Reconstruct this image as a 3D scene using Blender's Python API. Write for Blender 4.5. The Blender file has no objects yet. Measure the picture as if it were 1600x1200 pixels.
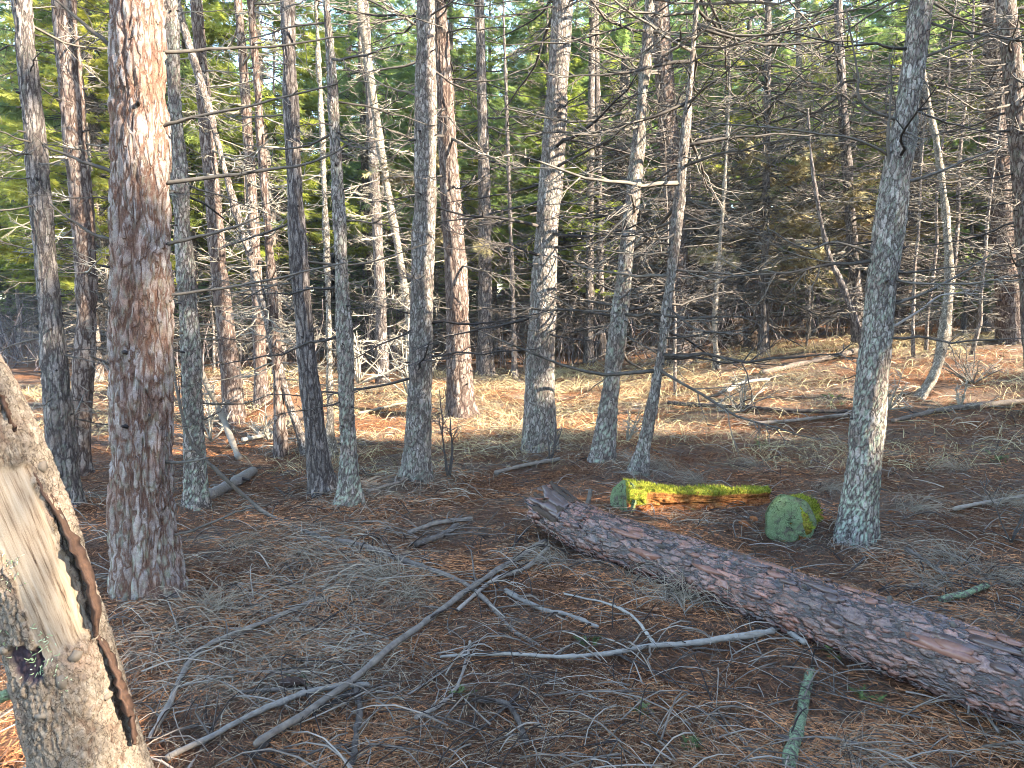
import bpy, math, random
import numpy as np
from mathutils import Vector, Matrix
random.seed(7)
RNG = np.random.default_rng(11)
R = math.radians
scene = bpy.context.scene
C = scene.collection

# ------------------------------------------------------------------ camera, world, sun, exposure
CAM_Z, PITCH, FPX = 1.6, R(6.0), 1143.0          # focal length in pixels of the 1600 px wide photograph
cam_d = bpy.data.cameras.new('camera')
cam_d.sensor_width = 36.0
cam_d.lens = 36.0 * FPX / 1600.0
cam_d.clip_end = 1000.0
cam_d.clip_start = 0.05
cam = bpy.data.objects.new('camera', cam_d)
C.objects.link(cam)
cam.location = (0, 0, CAM_Z)
cam.rotation_euler = (R(90) - PITCH, 0, 0)
scene.camera = cam

SUN_EL = R(27.0)
SUN_H = np.array([0.906, -0.423])                 # horizontal direction towards the sun: right, a little behind
SUN = np.array([SUN_H[0] * math.cos(SUN_EL), SUN_H[1] * math.cos(SUN_EL), math.sin(SUN_EL)])
world = bpy.data.worlds.new('World')
scene.world = world
world.use_nodes = True
wn = world.node_tree
bg = wn.nodes['Background']
sky = wn.nodes.new('ShaderNodeTexSky')
sky.sky_type = 'NISHITA'
sky.sun_disc = False
sky.sun_elevation = SUN_EL
sky.sun_rotation = math.atan2(SUN_H[0], SUN_H[1])  # clockwise from +Y
sky.air_density = 1.0
sky.dust_density = 0.4
sky.ozone_density = 0.8
wn.links.new(sky.outputs['Color'], bg.inputs['Color'])
bg.inputs['Strength'].default_value = 0.15
sun_d = bpy.data.lights.new('sun', 'SUN')
sun_d.energy = 5.0
sun_d.angle = R(0.5)
sun_d.color = (1.0, 0.87, 0.68)
sun = bpy.data.objects.new('sun', sun_d)
C.objects.link(sun)
sun.rotation_euler = Vector(SUN).to_track_quat('Z', 'Y').to_euler()
vs = scene.view_settings
vs.view_transform = 'Standard'
vs.look = 'None'
vs.exposure = 3.25
vs.gamma = 1.0
vs.use_curve_mapping = False
scene.cycles.max_bounces = 6
scene.cycles.diffuse_bounces = 4
scene.cycles.transmission_bounces = 4
scene.cycles.use_adaptive_sampling = True
scene.cycles.adaptive_threshold = 0.015
scene.cycles.pixel_filter_type = 'BLACKMAN_HARRIS'
scene.cycles.filter_width = 0.9

# ------------------------------------------------------------------ numeric noise
def _hash(ix, iy, iz, seed):
    h = (ix.astype(np.int64) * 374761393 + iy.astype(np.int64) * 668265263 + iz.astype(np.int64) * 2147483647 + seed * 974711) & 0xFFFFFFFF
    h = ((h ^ (h >> 13)) * 1274126177) & 0xFFFFFFFF
    h = ((h ^ (h >> 16)) * 2246822519) & 0xFFFFFFFF
    return ((h ^ (h >> 15)) & 0xFFFFFF).astype(np.float64) / 16777216.0

def vnoise(P, seed=0):
    P = np.asarray(P, float)
    i = np.floor(P).astype(np.int64)
    f = P - i
    f = f * f * (3 - 2 * f)
    out = 0
    for a in (0, 1):
        for b in (0, 1):
            for c in (0, 1):
                w = (f[:, 0] if a else 1 - f[:, 0]) * (f[:, 1] if b else 1 - f[:, 1]) * (f[:, 2] if c else 1 - f[:, 2])
                out = out + w * _hash(i[:, 0] + a, i[:, 1] + b, i[:, 2] + c, seed)
    return out

def fbm(P, seed=0, octv=4):
    P = np.asarray(P, float)
    v, a, t = 0, 0.5, 0
    for o in range(octv):
        v = v + a * vnoise(P * (2.03 ** o) + o * 17.3, seed + o)
        t += a
        a *= 0.5
    return v / t

def worley(P, seed=0):
    P = np.asarray(P, float)
    i = np.floor(P).astype(np.int64)
    n = len(P)
    f1 = np.full(n, 9.0); f2 = np.full(n, 9.0); idv = np.zeros(n)
    for a in (-1, 0, 1):
        for b in (-1, 0, 1):
            for c in (-1, 0, 1):
                cx, cy, cz = i[:, 0] + a, i[:, 1] + b, i[:, 2] + c
                hx, hy, hz = _hash(cx, cy, cz, seed), _hash(cx, cy, cz, seed + 91), _hash(cx, cy, cz, seed + 173)
                d = np.sqrt((cx + hx - P[:, 0]) ** 2 + (cy + hy - P[:, 1]) ** 2 + (cz + hz - P[:, 2]) ** 2)
                near = d < f1
                f2 = np.where(near, f1, np.minimum(f2, d))
                idv = np.where(near, hx, idv)
                f1 = np.where(near, d, f1)
    return f1, f2, idv

def sstep(a, b, x):
    t = np.clip((np.asarray(x, float) - a) / (b - a), 0, 1)
    return t * t * (3 - 2 * t)

# ------------------------------------------------------------------ terrain and picture rays
def T(x, y):
    x = np.asarray(x, float); y = np.asarray(y, float)
    z = 0.9 * sstep(0, 9, x) * sstep(4, 13, y)
    z = z + 0.17 * np.maximum(0, y - 20) * sstep(-6, 12, x) * sstep(18, 30, y)
    z = z + 0.02 * np.maximum(0, y - 28)
    z = z + 0.05 * np.sin(x * 0.9 + 0.6) * np.sin(y * 0.8 + 1.1) * sstep(3, 6, y) + 0.025 * np.sin(x * 2.3 + y * 1.7) * np.sin(y * 2.1 - x * 0.8)
    return z
def Tf(x, y):
    return float(T(np.array([x]), np.array([y]))[0])
def ray(px, py):
    a, b = (px - 800.0) / FPX, (600.0 - py) / FPX
    return np.array([a, math.cos(PITCH) + b * math.sin(PITCH), -math.sin(PITCH) + b * math.cos(PITCH)])
def ground(px, py):
    d = ray(px, py)
    t = np.arange(0.5, 90, 0.01)
    z = CAM_Z + d[2] * t - T(d[0] * t, d[1] * t)
    k = np.argmax(z < 0)
    if z[k] >= 0: k = len(t) - 1
    return np.array([d[0] * t[k], d[1] * t[k], Tf(d[0] * t[k], d[1] * t[k])])
def at(px, py, Y):
    d = ray(px, py)
    t = Y / d[1]
    return np.array([d[0] * t, Y, CAM_Z + d[2] * t])
def depth(P):
    return P[1] * math.cos(PITCH) - (P[2] - CAM_Z) * math.sin(PITCH)

# ------------------------------------------------------------------ mesh helpers
def mk_mesh(name, V, quads=None, tris=None, attrs=None, smooth=True):
    me = bpy.data.meshes.new(name)
    V = np.asarray(V, np.float32)
    me.vertices.add(len(V))
    me.vertices.foreach_set('co', V.ravel())
    parts, starts, tot = [], [], 0
    for arr, n in ((quads, 4), (tris, 3)):
        if arr is not None and len(arr):
            arr = np.asarray(arr, np.int32)
            parts.append(arr.ravel())
            starts.append(tot + np.arange(len(arr)) * n)
            tot += arr.size
    idx = np.concatenate(parts); st = np.concatenate(starts).astype(np.int32)
    me.loops.add(len(idx)); me.loops.foreach_set('vertex_index', idx)
    me.polygons.add(len(st)); me.polygons.foreach_set('loop_start', st)
    if smooth:
        me.polygons.foreach_set('use_smooth', np.ones(len(st), bool))
    for k, v in (attrs or {}).items():
        at_ = me.attributes.new(k, 'FLOAT', 'POINT')
        at_.data.foreach_set('value', np.asarray(v, np.float32))
    me.update(calc_edges=True)
    return me

def link(name, me, mat=None, parent=None, loc=None):
    o = bpy.data.objects.new(name, me)
    C.objects.link(o)
    if mat is not None and me is not None and not me.materials:
        me.materials.append(mat)
    if parent is not None: o.parent = parent
    if loc is not None: o.location = loc
    return o
def tag(o, label=None, cat=None, group=None, kind=None):
    if label: o['label'] = label
    if cat: o['category'] = cat
    if group: o['group'] = group
    if kind: o['kind'] = kind
    return o
def empty(name, loc, label=None, cat=None, group=None):
    o = bpy.data.objects.new(name, None)
    C.objects.link(o)
    o.empty_display_size = 0.1
    o.location = loc
    return tag(o, label, cat, group)
def dup(o, parent):
    c = o.copy()
    C.objects.link(c)
    c.parent = parent
    return c

class Bag:
    """collects raw geometry for one mesh"""
    def __init__(s): s.V = []; s.Q = []; s.T = []; s.A = {}; s.n = 0
    def add(s, V, Q=None, Tr=None, **attrs):
        V = np.asarray(V, float).reshape(-1, 3)
        s.V.append(V)
        if Q is not None and len(Q): s.Q.append(np.asarray(Q) + s.n)
        if Tr is not None and len(Tr): s.T.append(np.asarray(Tr) + s.n)
        for k, v in attrs.items():
            s.A.setdefault(k, []).append(np.broadcast_to(np.asarray(v, float), (len(V),)))
        s.n += len(V)
    def mesh(s, name, smooth=True):
        return mk_mesh(name, np.concatenate(s.V), np.concatenate(s.Q) if s.Q else None,
                       np.concatenate(s.T) if s.T else None, {k: np.concatenate(v) for k, v in s.A.items()}, smooth)

def ring_quads(nr, ns):
    i = np.arange(nr - 1)[:, None] * ns
    j = np.arange(ns)[None, :]
    j2 = (j + 1) % ns
    return np.stack([i + j, i + j2, i + ns + j2, i + ns + j], -1).reshape(-1, 4)

def catmull(P, s):
    """P (n,k) control points, s in 0..n-1"""
    P = np.asarray(P, float); n = len(P)
    s = np.clip(s, 0, n - 1 - 1e-6)
    i = np.floor(s).astype(int); f = (s - i)[:, None]
    p0 = P[np.maximum(i - 1, 0)]; p1 = P[i]; p2 = P[i + 1]; p3 = P[np.minimum(i + 2, n - 1)]
    return 0.5 * (2 * p1 + (p2 - p0) * f + (2 * p0 - 5 * p1 + 4 * p2 - p3) * f * f + (3 * p1 - p0 - 3 * p2 + p3) * f ** 3)

def frames(Pt, ref):
    t = np.gradient(Pt, axis=0)
    t /= np.linalg.norm(t, axis=1)[:, None] + 1e-12
    ref = np.asarray(ref, float)
    e1 = ref[None] - (t @ ref)[:, None] * t
    e1 /= np.linalg.norm(e1, axis=1)[:, None] + 1e-12
    return t, e1, np.cross(t, e1)

def tube(Pt, rad, ns=5, ref=None):
    """plain tapered tube with closed tips"""
    Pt = np.asarray(Pt, float)
    rad = np.broadcast_to(np.asarray(rad, float), (len(Pt),))
    d = Pt[-1] - Pt[0]
    if ref is None:
        ref = (0.12, 0.2, 1.0) if abs(d[2]) < 0.7 * np.linalg.norm(d) else (1.0, 0.2, 0.1)
    t, e1, e2 = frames(Pt, ref)
    th = np.arange(ns) * 2 * math.pi / ns
    V = Pt[:, None] + rad[:, None, None] * (np.cos(th)[None, :, None] * e1[:, None] + np.sin(th)[None, :, None] * e2[:, None])
    V = V.reshape(-1, 3)
    n = len(Pt)
    Q = ring_quads(n, ns)
    c0, c1 = len(V), len(V) + 1
    V = np.concatenate([V, Pt[:1] - t[:1] * rad[0] * 0.3, Pt[-1:] + t[-1:] * rad[-1] * 0.5])
    j = np.arange(ns)
    T0 = np.stack([np.full(ns, c0), (j + 1) % ns, j], -1)
    T1 = np.stack([np.full(ns, c1), (n - 1) * ns + j, (n - 1) * ns + (j + 1) % ns], -1)
    return V, Q, np.concatenate([T0, T1])

def bark_tube(path, rad, edge, plate=0.05, stretch=0.4, deep=0.012, seed=0, ref=(1, 0.05, 0.0), coarse_from=None,
              flare=0.0, furrow=0.22, lump=0.02, lich=None, cap=True, warp=0.5, max_ring=700):
    """a trunk or log with real bark plates; attrs h (plate height), lich, u (0..1 along)"""
    path = np.asarray(path, float); rad = np.asarray(rad, float)
    n = len(path)
    ss = np.linspace(0, n - 1, 400)
    fine = catmull(np.c_[path, rad], ss)
    L = np.concatenate([[0], np.cumsum(np.linalg.norm(np.diff(fine[:, :3], axis=0), axis=1))])
    if coarse_from is None: coarse_from = L[-1]
    n1 = int(min(max_ring, max(8, min(coarse_from, L[-1]) / (edge * 1.25))))
    st = np.linspace(0, min(coarse_from, L[-1]), n1)
    if L[-1] > coarse_from + 0.1:
        st = np.concatenate([st, np.linspace(coarse_from, L[-1], int(max(4, (L[-1] - coarse_from) / 0.5)) + 1)[1:]])
    D = np.stack([np.interp(st, L, fine[:, k]) for k in range(4)], -1)
    Pt, r = D[:, :3], np.maximum(D[:, 3], 0.006)
    ns = int(np.clip(2 * math.pi * r.max() / edge, 8, 230))
    t, e1, e2 = frames(Pt, ref)
    th = np.arange(ns) * 2 * math.pi / ns
    nr = len(st)
    TH, S = np.meshgrid(th, st)
    RR = np.repeat(r[:, None], ns, 1)
    r0 = float(np.median(r[:n1]))
    q = np.stack([np.cos(TH) * r0, np.sin(TH) * r0, S * stretch], -1).reshape(-1, 3) / plate
    w = np.stack([fbm(q * 0.9 + 5 * k, seed + 7 * k, 3) - 0.5 for k in range(3)], -1)
    q2 = q + w * 2 * warp
    f1, f2, idv = worley(q2 * 1.3, seed)
    hw = sstep(0.0, furrow, f2 - f1)
    rn = np.abs(fbm(q2 * np.array([0.85, 0.85, 0.5]) + 3.7, seed + 40, 3) - 0.5)
    hr = sstep(0.0, 0.075, rn)
    fine_n = fbm(q * 4.0, seed + 3, 3)
    h = np.clip((0.25 + 0.75 * hr) * (0.45 + 0.55 * hw) * (0.72 + 0.28 * idv) + 0.5 * (fine_n - 0.5), 0, 1)
    lumps = fbm(np.stack([np.cos(TH) * r0, np.sin(TH) * r0, S * 0.5], -1).reshape(-1, 3) * 6, seed + 9, 2) - 0.5
    rr = RR.ravel() + deep * (h - 0.8) + lump * lumps * 2
    if flare > 0:
        lob = 1 + 0.55 * np.sin(TH * 3 + seed) + 0.35 * np.sin(TH * 5 + seed * 2.1)
        rr = rr + (flare * np.exp(-np.maximum(S - 0.12, 0) / 0.19) * lob).ravel()
    rr = np.maximum(rr, 0.004).reshape(nr, ns)
    V = Pt[:, None] + rr[..., None] * (np.cos(TH)[..., None] * e1[:, None] + np.sin(TH)[..., None] * e2[:, None])
    V = V.reshape(-1, 3)
    Q = ring_quads(nr, ns)
    lv = np.zeros(len(V))
    if lich is not None:
        ln = fbm(q * 1.7 + 31, seed + 21, 3)
        f1b, _, _ = worley(q * 2.6 + 11, seed + 55)
        lv = sstep(0.50, 0.30, f1b) * sstep(0.35, 0.55, ln) * lich(S.ravel(), TH.ravel())
    tr = None
    if cap:
        j = np.arange(ns)
        c = len(V)
        V = np.concatenate([V, Pt[-1:], Pt[:1]])
        h = np.concatenate([h, [0.4, 0.4]]); lv = np.concatenate([lv, [0, 0]])
        tr = np.concatenate([np.stack([np.full(ns, c), (nr - 1) * ns + j, (nr - 1) * ns + (j + 1) % ns], -1),
                             np.stack([np.full(ns, c + 1), (j + 1) % ns, j], -1)])
    return V, Q, tr, h, lv, (TH.ravel(), S.ravel(), ns, nr, Pt, r)

# ------------------------------------------------------------------ materials
def nt(m):
    m.use_nodes = True
    return m.node_tree
def N(t, typ, **kw):
    n = t.nodes.new(typ)
    for k, v in kw.items(): setattr(n, k, v)
    return n
def attr(t, name):
    return N(t, 'ShaderNodeAttribute', attribute_name=name).outputs['Fac']
def noise(t, scale, detail=4, rough=0.6, coord=None, dist=0.0):
    n = N(t, 'ShaderNodeTexNoise')
    n.inputs['Scale'].default_value = scale; n.inputs['Detail'].default_value = detail
    n.inputs['Roughness'].default_value = rough; n.inputs['Distortion'].default_value = dist
    if coord is not None: t.links.new(coord, n.inputs['Vector'])
    return n.outputs['Fac']
def ramp(t, fac, stops):
    r = N(t, 'ShaderNodeValToRGB')
    e = r.color_ramp.elements
    while len(e) < len(stops): e.new(0.5)
    for k, (p, c) in enumerate(stops):
        e[k].position = p
        e[k].color = (*c, 1) if len(c) == 3 else c
    t.links.new(fac, r.inputs['Fac'])
    return r.outputs['Color']
def mixc(t, fac, a, b, mode='MIX'):
    m = N(t, 'ShaderNodeMix', data_type='RGBA', blend_type=mode)
    for sock, v in ((m.inputs['Factor'], fac), (m.inputs['A'], a), (m.inputs['B'], b)):
        pass
    ins = [s for s in m.inputs if s.enabled]
    for s, v in zip((m.inputs[0], m.inputs[6], m.inputs[7]), (fac, a, b)):
        if isinstance(v, (int, float)): s.default_value = v
        elif isinstance(v, tuple): s.default_value = (*v, 1)
        else: t.links.new(v, s)
    return m.outputs[2]
def bsdf(m, color, rough=0.85, bump=None, bump_s=0.4, bump_d=0.01, spec=0.3):
    t = m.node_tree
    b = t.nodes['Principled BSDF']
    if isinstance(color, tuple): b.inputs['Base Color'].default_value = (*color, 1)
    else: t.links.new(color, b.inputs['Base Color'])
    if isinstance(rough, (int, float)): b.inputs['Roughness'].default_value = rough
    else: t.links.new(rough, b.inputs['Roughness'])
    b.inputs['Specular IOR Level'].default_value = spec
    if bump is not None:
        bp = N(t, 'ShaderNodeBump')
        bp.inputs['Strength'].default_value = bump_s; bp.inputs['Distance'].default_value = bump_d
        t.links.new(bump, bp.inputs['Height']); t.links.new(bp.outputs['Normal'], b.inputs['Normal'])
    return b

def bark_mat(name, furrow, pa, pb, lichen=(0.26, 0.31, 0.23), rough=0.9, spec=0.2, red=None, scale=14, cell=26, zs=0.34, rotz=0.0, ry=0.0, rl=0.46, var=(0.62, 1.28)):
    m = bpy.data.materials.new(name); t = nt(m)
    co = N(t, 'ShaderNodeTexCoord').outputs['Object']
    big = noise(t, scale * 0.35, 3, 0.6, co)
    mid = noise(t, scale * 3, 4, 0.65, co)
    fine = noise(t, 150, 4, 0.75, co)
    mr_ = N(t, 'ShaderNodeMapping', name='axis'); t.links.new(co, mr_.inputs['Vector'])
    mr_.inputs['Rotation'].default_value = (0, ry, rotz)
    mp = N(t, 'ShaderNodeMapping', name='cells'); t.links.new(mr_.outputs[0], mp.inputs['Vector'])
    mp.inputs['Scale'].default_value = (cell, cell, cell * zs)
    wn_ = N(t, 'ShaderNodeTexNoise'); wn_.inputs['Scale'].default_value = 1.3; wn_.inputs['Detail'].default_value = 4
    t.links.new(mp.outputs[0], wn_.inputs['Vector'])
    va = N(t, 'ShaderNodeVectorMath', operation='MULTIPLY_ADD'); t.links.new(wn_.outputs['Color'], va.inputs[0])
    va.inputs[1].default_value = (1.5, 1.5, 1.5); t.links.new(mp.outputs[0], va.inputs[2])
    vo = N(t, 'ShaderNodeTexVoronoi', feature='DISTANCE_TO_EDGE'); vo.inputs['Scale'].default_value = 1.0
    t.links.new(va.outputs[0], vo.inputs['Vector'])
    v2 = N(t, 'ShaderNodeTexVoronoi', feature='F1'); v2.inputs['Scale'].default_value = 1.0
    t.links.new(va.outputs[0], v2.inputs['Vector'])
    crack = ramp(t, vo.outputs['Distance'], [(0.0, (0, 0, 0)), (0.05, (0.25, 0.25, 0.25)), (0.17, (1, 1, 1))])
    plate = mixc(t, ramp(t, mid, [(0.34, (0, 0, 0)), (0.66, (1, 1, 1))]), pa, pb)
    if red is not None:
        plate = mixc(t, ramp(t, big, [(rl, (0, 0, 0)), (rl + 0.16, (0.85, 0.85, 0.85))]), plate, red)
    sep = N(t, 'ShaderNodeSeparateColor'); t.links.new(v2.outputs['Color'], sep.inputs['Color'])
    plate = mixc(t, 1.0, plate, ramp(t, sep.outputs[0], [(0.0, (var[0],) * 3), (1.0, (var[1],) * 3)]), 'MULTIPLY')
    hk = N(t, 'ShaderNodeMath', operation='MULTIPLY'); t.links.new(crack, hk.inputs[0])
    t.links.new(ramp(t, attr(t, 'h'), [(0.06, (0, 0, 0)), (0.5, (1, 1, 1))]), hk.inputs[1])
    col = mixc(t, hk.outputs[0], furrow, plate)
    mul = mixc(t, 1.0, col, ramp(t, fine, [(0.3, (0.6, 0.58, 0.58)), (0.5, (0.97, 0.97, 0.97)), (0.7, (1.38, 1.38, 1.38))]), 'MULTIPLY')
    lc = mixc(t, fine, lichen, tuple(min(1, c * 1.5) for c in lichen))
    out = mixc(t, attr(t, 'lich'), mul, lc)
    hb = N(t, 'ShaderNodeMath', operation='MULTIPLY_ADD'); t.links.new(fine, hb.inputs[0]); hb.inputs[1].default_value = 0.6; t.links.new(crack, hb.inputs[2])
    bsdf(m, out, rough, hb.outputs[0], 0.8, 0.008, spec)
    return m

M = {}
M['bark_red'] = bark_mat('bark_reddish', (0.095, 0.05, 0.034), (0.17, 0.13, 0.113), (0.265, 0.225, 0.205), red=(0.20, 0.105, 0.07), scale=9, cell=25, zs=0.24, rl=0.5, var=(0.78, 1.14))
M['bark_rust'] = bark_mat('bark_rust', (0.038, 0.023, 0.018), (0.12, 0.094, 0.08), (0.205, 0.17, 0.15), red=(0.115, 0.078, 0.062), scale=10, cell=20, zs=0.3)
M['bark_grey'] = bark_mat('bark_grey', (0.055, 0.043, 0.037), (0.165, 0.142, 0.126), (0.285, 0.255, 0.23), red=(0.16, 0.12, 0.10), cell=36, zs=0.36)
M['bark_dark'] = bark_mat('bark_dark', (0.035, 0.027, 0.025), (0.105, 0.088, 0.08), (0.20, 0.175, 0.16), cell=26, zs=0.2)
M['bark_pale'] = bark_mat('bark_pale', (0.09, 0.072, 0.055), (0.23, 0.20, 0.165), (0.36, 0.325, 0.275), cell=50, zs=0.6)
LOG_ROT = 0.0
M['bark_log'] = bark_mat('bark_log', (0.016, 0.009, 0.008), (0.095, 0.047, 0.037), (0.19, 0.108, 0.088), rough=0.27, spec=0.9, red=(0.22, 0.085, 0.055), scale=11, cell=30, zs=1.0)

def simple_mat(name, ca, cb, scale=30, rough=0.85, tint=True, bump=0.3, spec=0.2):
    """colour mixed by the per-piece attribute 'tint' and a little noise"""
    m = bpy.data.materials.new(name); t = nt(m)
    co = N(t, 'ShaderNodeTexCoord').outputs['Object']
    n = noise(t, scale, 4, 0.6, co)
    fac = n
    if tint:
        ad = N(t, 'ShaderNodeMath', operation='ADD'); t.links.new(attr(t, 'tint'), ad.inputs[0])
        mu = N(t, 'ShaderNodeMath', operation='MULTIPLY_ADD'); t.links.new(n, mu.inputs[0]); mu.inputs[1].default_value = 0.8; mu.inputs[2].default_value = -0.4
        t.links.new(mu.outputs[0], ad.inputs[1]); fac = ad.outputs[0]
    col = mixc(t, ramp(t, fac, [(0.1, (0, 0, 0)), (0.9, (1, 1, 1))]), ca, cb)
    bsdf(m, col, rough, n, bump, 0.004, spec)
    return m
M['twig'] = simple_mat('dead_twig', (0.035, 0.03, 0.027), (0.19, 0.165, 0.135), 25)
M['twig_dark'] = simple_mat('dark_twig', (0.025, 0.021, 0.02), (0.11, 0.094, 0.083), 25)
M['twig_pale'] = simple_mat('bleached_twig', (0.13, 0.115, 0.092), (0.31, 0.28, 0.23), 25)
M['litter_twig'] = simple_mat('litter_twig', (0.032, 0.023, 0.019), (0.27, 0.22, 0.18), 25)
M['wood'] = simple_mat('weathered_wood', (0.13, 0.11, 0.095), (0.32, 0.285, 0.245), 40)
M['rot'] = simple_mat('rotten_wood', (0.10, 0.03, 0.012), (0.36, 0.13, 0.04), 22, tint=False)
M['fresh'] = simple_mat('torn_wood', (0.45, 0.20, 0.06), (0.6, 0.36, 0.16), 40, tint=False)
M['inner'] = simple_mat('bark_inside', (0.022, 0.012, 0.009), (0.085, 0.048, 0.032), 60, tint=False)
M['stump'] = simple_mat('charred_stump', (0.02, 0.015, 0.012), (0.08, 0.055, 0.04), 20, tint=False)
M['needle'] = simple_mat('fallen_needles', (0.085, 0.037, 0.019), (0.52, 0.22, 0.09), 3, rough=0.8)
M['straw'] = simple_mat('dry_grass', (0.20, 0.155, 0.085), (0.48, 0.40, 0.22), 3, rough=0.8)
M['old_needle'] = simple_mat('weathered_needles', (0.11, 0.062, 0.036), (0.34, 0.235, 0.145), 3, rough=0.8)
M['straw_grey'] = simple_mat('grey_grass', (0.10, 0.072, 0.05), (0.33, 0.27, 0.20), 3, rough=0.8)
M['brush'] = simple_mat('bare_brush', (0.08, 0.065, 0.07), (0.24, 0.2, 0.19), 3)
M['rusty_needles'] = simple_mat('dead_needles', (0.13, 0.105, 0.05), (0.32, 0.27, 0.13), 6, rough=0.8)
M['cone'] = simple_mat('pine_cone', (0.02, 0.012, 0.01), (0.07, 0.04, 0.03), 60, tint=False)
M['moss'] = simple_mat('moss', (0.08, 0.09, 0.01), (0.32, 0.33, 0.035), 45, rough=0.95)
M['lichen'] = simple_mat('lichen', (0.16, 0.22, 0.11), (0.36, 0.42, 0.28), 60, rough=0.95)
def patchy(name, ca, cb, la, lb, scale, lo, hi):
    m = bpy.data.materials.new(name); t = nt(m)
    co = N(t, 'ShaderNodeTexCoord').outputs['Object']
    n1, n2, n3 = noise(t, scale, 5, 0.7, co), noise(t, 190, 3, 0.75, co), noise(t, 60, 4, 0.7, co)
    c1 = mixc(t, ramp(t, n3, [(0.35, (0, 0, 0)), (0.65, (1, 1, 1))]), ca, cb); c2 = mixc(t, ramp(t, n2, [(0.35, (0, 0, 0)), (0.65, (1, 1, 1))]), la, lb)
    bsdf(m, mixc(t, ramp(t, n1, [(lo, (0, 0, 0)), (hi, (1, 1, 1))]), c1, c2), 0.95, n2, 1.0, 0.008, 0.1)
    return m
M['lichen_stick'] = patchy('lichen_on_bark', (0.05, 0.04, 0.032), (0.17, 0.14, 0.11), (0.12, 0.16, 0.08), (0.28, 0.34, 0.2), 42, 0.44, 0.52)
M['green_leaf'] = simple_mat('green_leaf', (0.035, 0.06, 0.016), (0.09, 0.13, 0.035), 30, rough=0.6)

def foliage_mat(name, ca, cb, ct):
    m = bpy.data.materials.new(name); t = nt(m)
    oi = N(t, 'ShaderNodeObjectInfo').outputs['Random']
    col = mixc(t, ramp(t, attr(t, 'tint'), [(0.0, (0, 0, 0)), (1.0, (1, 1, 1))]), ca, cb)
    hs = N(t, 'ShaderNodeHueSaturation')
    mr = N(t, 'ShaderNodeMapRange'); t.links.new(oi, mr.inputs['Value'])
    mr.inputs['To Min'].default_value = 0.485; mr.inputs['To Max'].default_value = 0.535
    t.links.new(mr.outputs[0], hs.inputs['Hue']); t.links.new(col, hs.inputs['Color'])
    b = bsdf(m, hs.outputs['Color'], 0.6, spec=0.25)
    tr = N(t, 'ShaderNodeBsdfTranslucent')
    hs2 = N(t, 'ShaderNodeHueSaturation'); t.links.new(mr.outputs[0], hs2.inputs['Hue']); hs2.inputs['Color'].default_value = (*ct, 1)
    t.links.new(hs2.outputs['Color'], tr.inputs['Color'])
    mx = N(t, 'ShaderNodeMixShader'); mx.inputs[0].default_value = 0.5
    t.links.new(b.outputs[0], mx.inputs[1]); t.links.new(tr.outputs[0], mx.inputs[2])
    t.links.new(mx.outputs[0], t.nodes['Material Output'].inputs['Surface'])
    return m
M['fir'] = foliage_mat('fir_needles', (0.05, 0.09, 0.05), (0.11, 0.155, 0.065), (0.24, 0.32, 0.09))
M['larch'] = foliage_mat('yellow_green_needles', (0.08, 0.105, 0.028), (0.17, 0.19, 0.045), (0.35, 0.36, 0.06))

def ground_mat():
    m = bpy.data.materials.new('needle_floor'); t = nt(m)
    co = N(t, 'ShaderNodeTexCoord').outputs['Object']
    a = noise(t, 55, 6, 0.75, co, 0.6)
    b = noise(t, 1.3, 4, 0.6, co)
    c = noise(t, 170, 4, 0.8, co, 1.0)
    base = ramp(t, a, [(0.32, (0.018, 0.011, 0.008)), (0.45, (0.075, 0.034, 0.018)), (0.56, (0.20, 0.09, 0.042)), (0.72, (0.30, 0.19, 0.11))])  # darkest stop is humus, deepened to paint the shade in the gaps
    grey = ramp(t, c, [(0.3, (0.045, 0.034, 0.028)), (0.7, (0.22, 0.185, 0.15))])
    g = mixc(t, ramp(t, b, [(0.42, (0, 0, 0)), (0.66, (0.8, 0.8, 0.8))]), base, grey)
    ad = N(t, 'ShaderNodeMath', operation='ADD'); t.links.new(a, ad.inputs[0]); t.links.new(c, ad.inputs[1])
    bsdf(m, g, 0.95, ad.outputs[0], 1.0, 0.02, 0.1)
    return m
M['ground'] = ground_mat()

# ------------------------------------------------------------------ the ground: one sheet to the horizon
def lines(segs):
    out = []
    for a, b, d in segs:
        out.append(np.arange(a, b - 1e-6, d))
    out.append([segs[-1][1]])
    return np.concatenate(out)
gx = lines([(-160, -60, 25), (-60, -14, 2), (-14, -7, 0.35), (-7, 7, 0.07), (7, 16, 0.3), (16, 60, 2), (60, 160, 25)])
gy = lines([(-60, -4, 4), (-4, 1, 0.5), (1, 9, 0.06), (9, 18, 0.12), (18, 40, 0.5), (40, 80, 4), (80, 200, 20)])
GX, GY = np.meshgrid(gx, gy)
FEET = [(*ground(px, py)[:2], w) for px, py, w in ((238, 940, .42), (1338, 850, .34), (104, 800, .3), (308, 800, .28), (505, 772, .3), (547, 786, .26), (650, 752, .32), (722, 652, .45),
        (842, 706, .42), (940, 722, .3), (998, 738, .26), (368, 660, .35), (440, 712, .28), (516, 712, .2), (1436, 625, .3), (1066, 572, .6), (1586, 540, .6))]
def micro(x, y):
    bump = 0
    for fx, fy, w in FEET:
        bump = bump + 0.17 * w * np.exp(-((x - fx) ** 2 + (y - fy - 0.1) ** 2) / (w * w))
    return bump + micro0(x, y)
def micro0(x, y):
    p = np.stack([x, y, np.zeros_like(x)], -1)
    near = sstep(40, 20, y) * sstep(30, 14, np.abs(x))
    return near * ((fbm(p * 3.1, 4, 3) - 0.5) * 0.09 + (fbm(p * 14, 5, 2) - 0.5) * 0.03)
GZ = T(GX.ravel(), GY.ravel()) + micro(GX.ravel(), GY.ravel())
far_r = np.hypot(GX.ravel(), GY.ravel())
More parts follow.
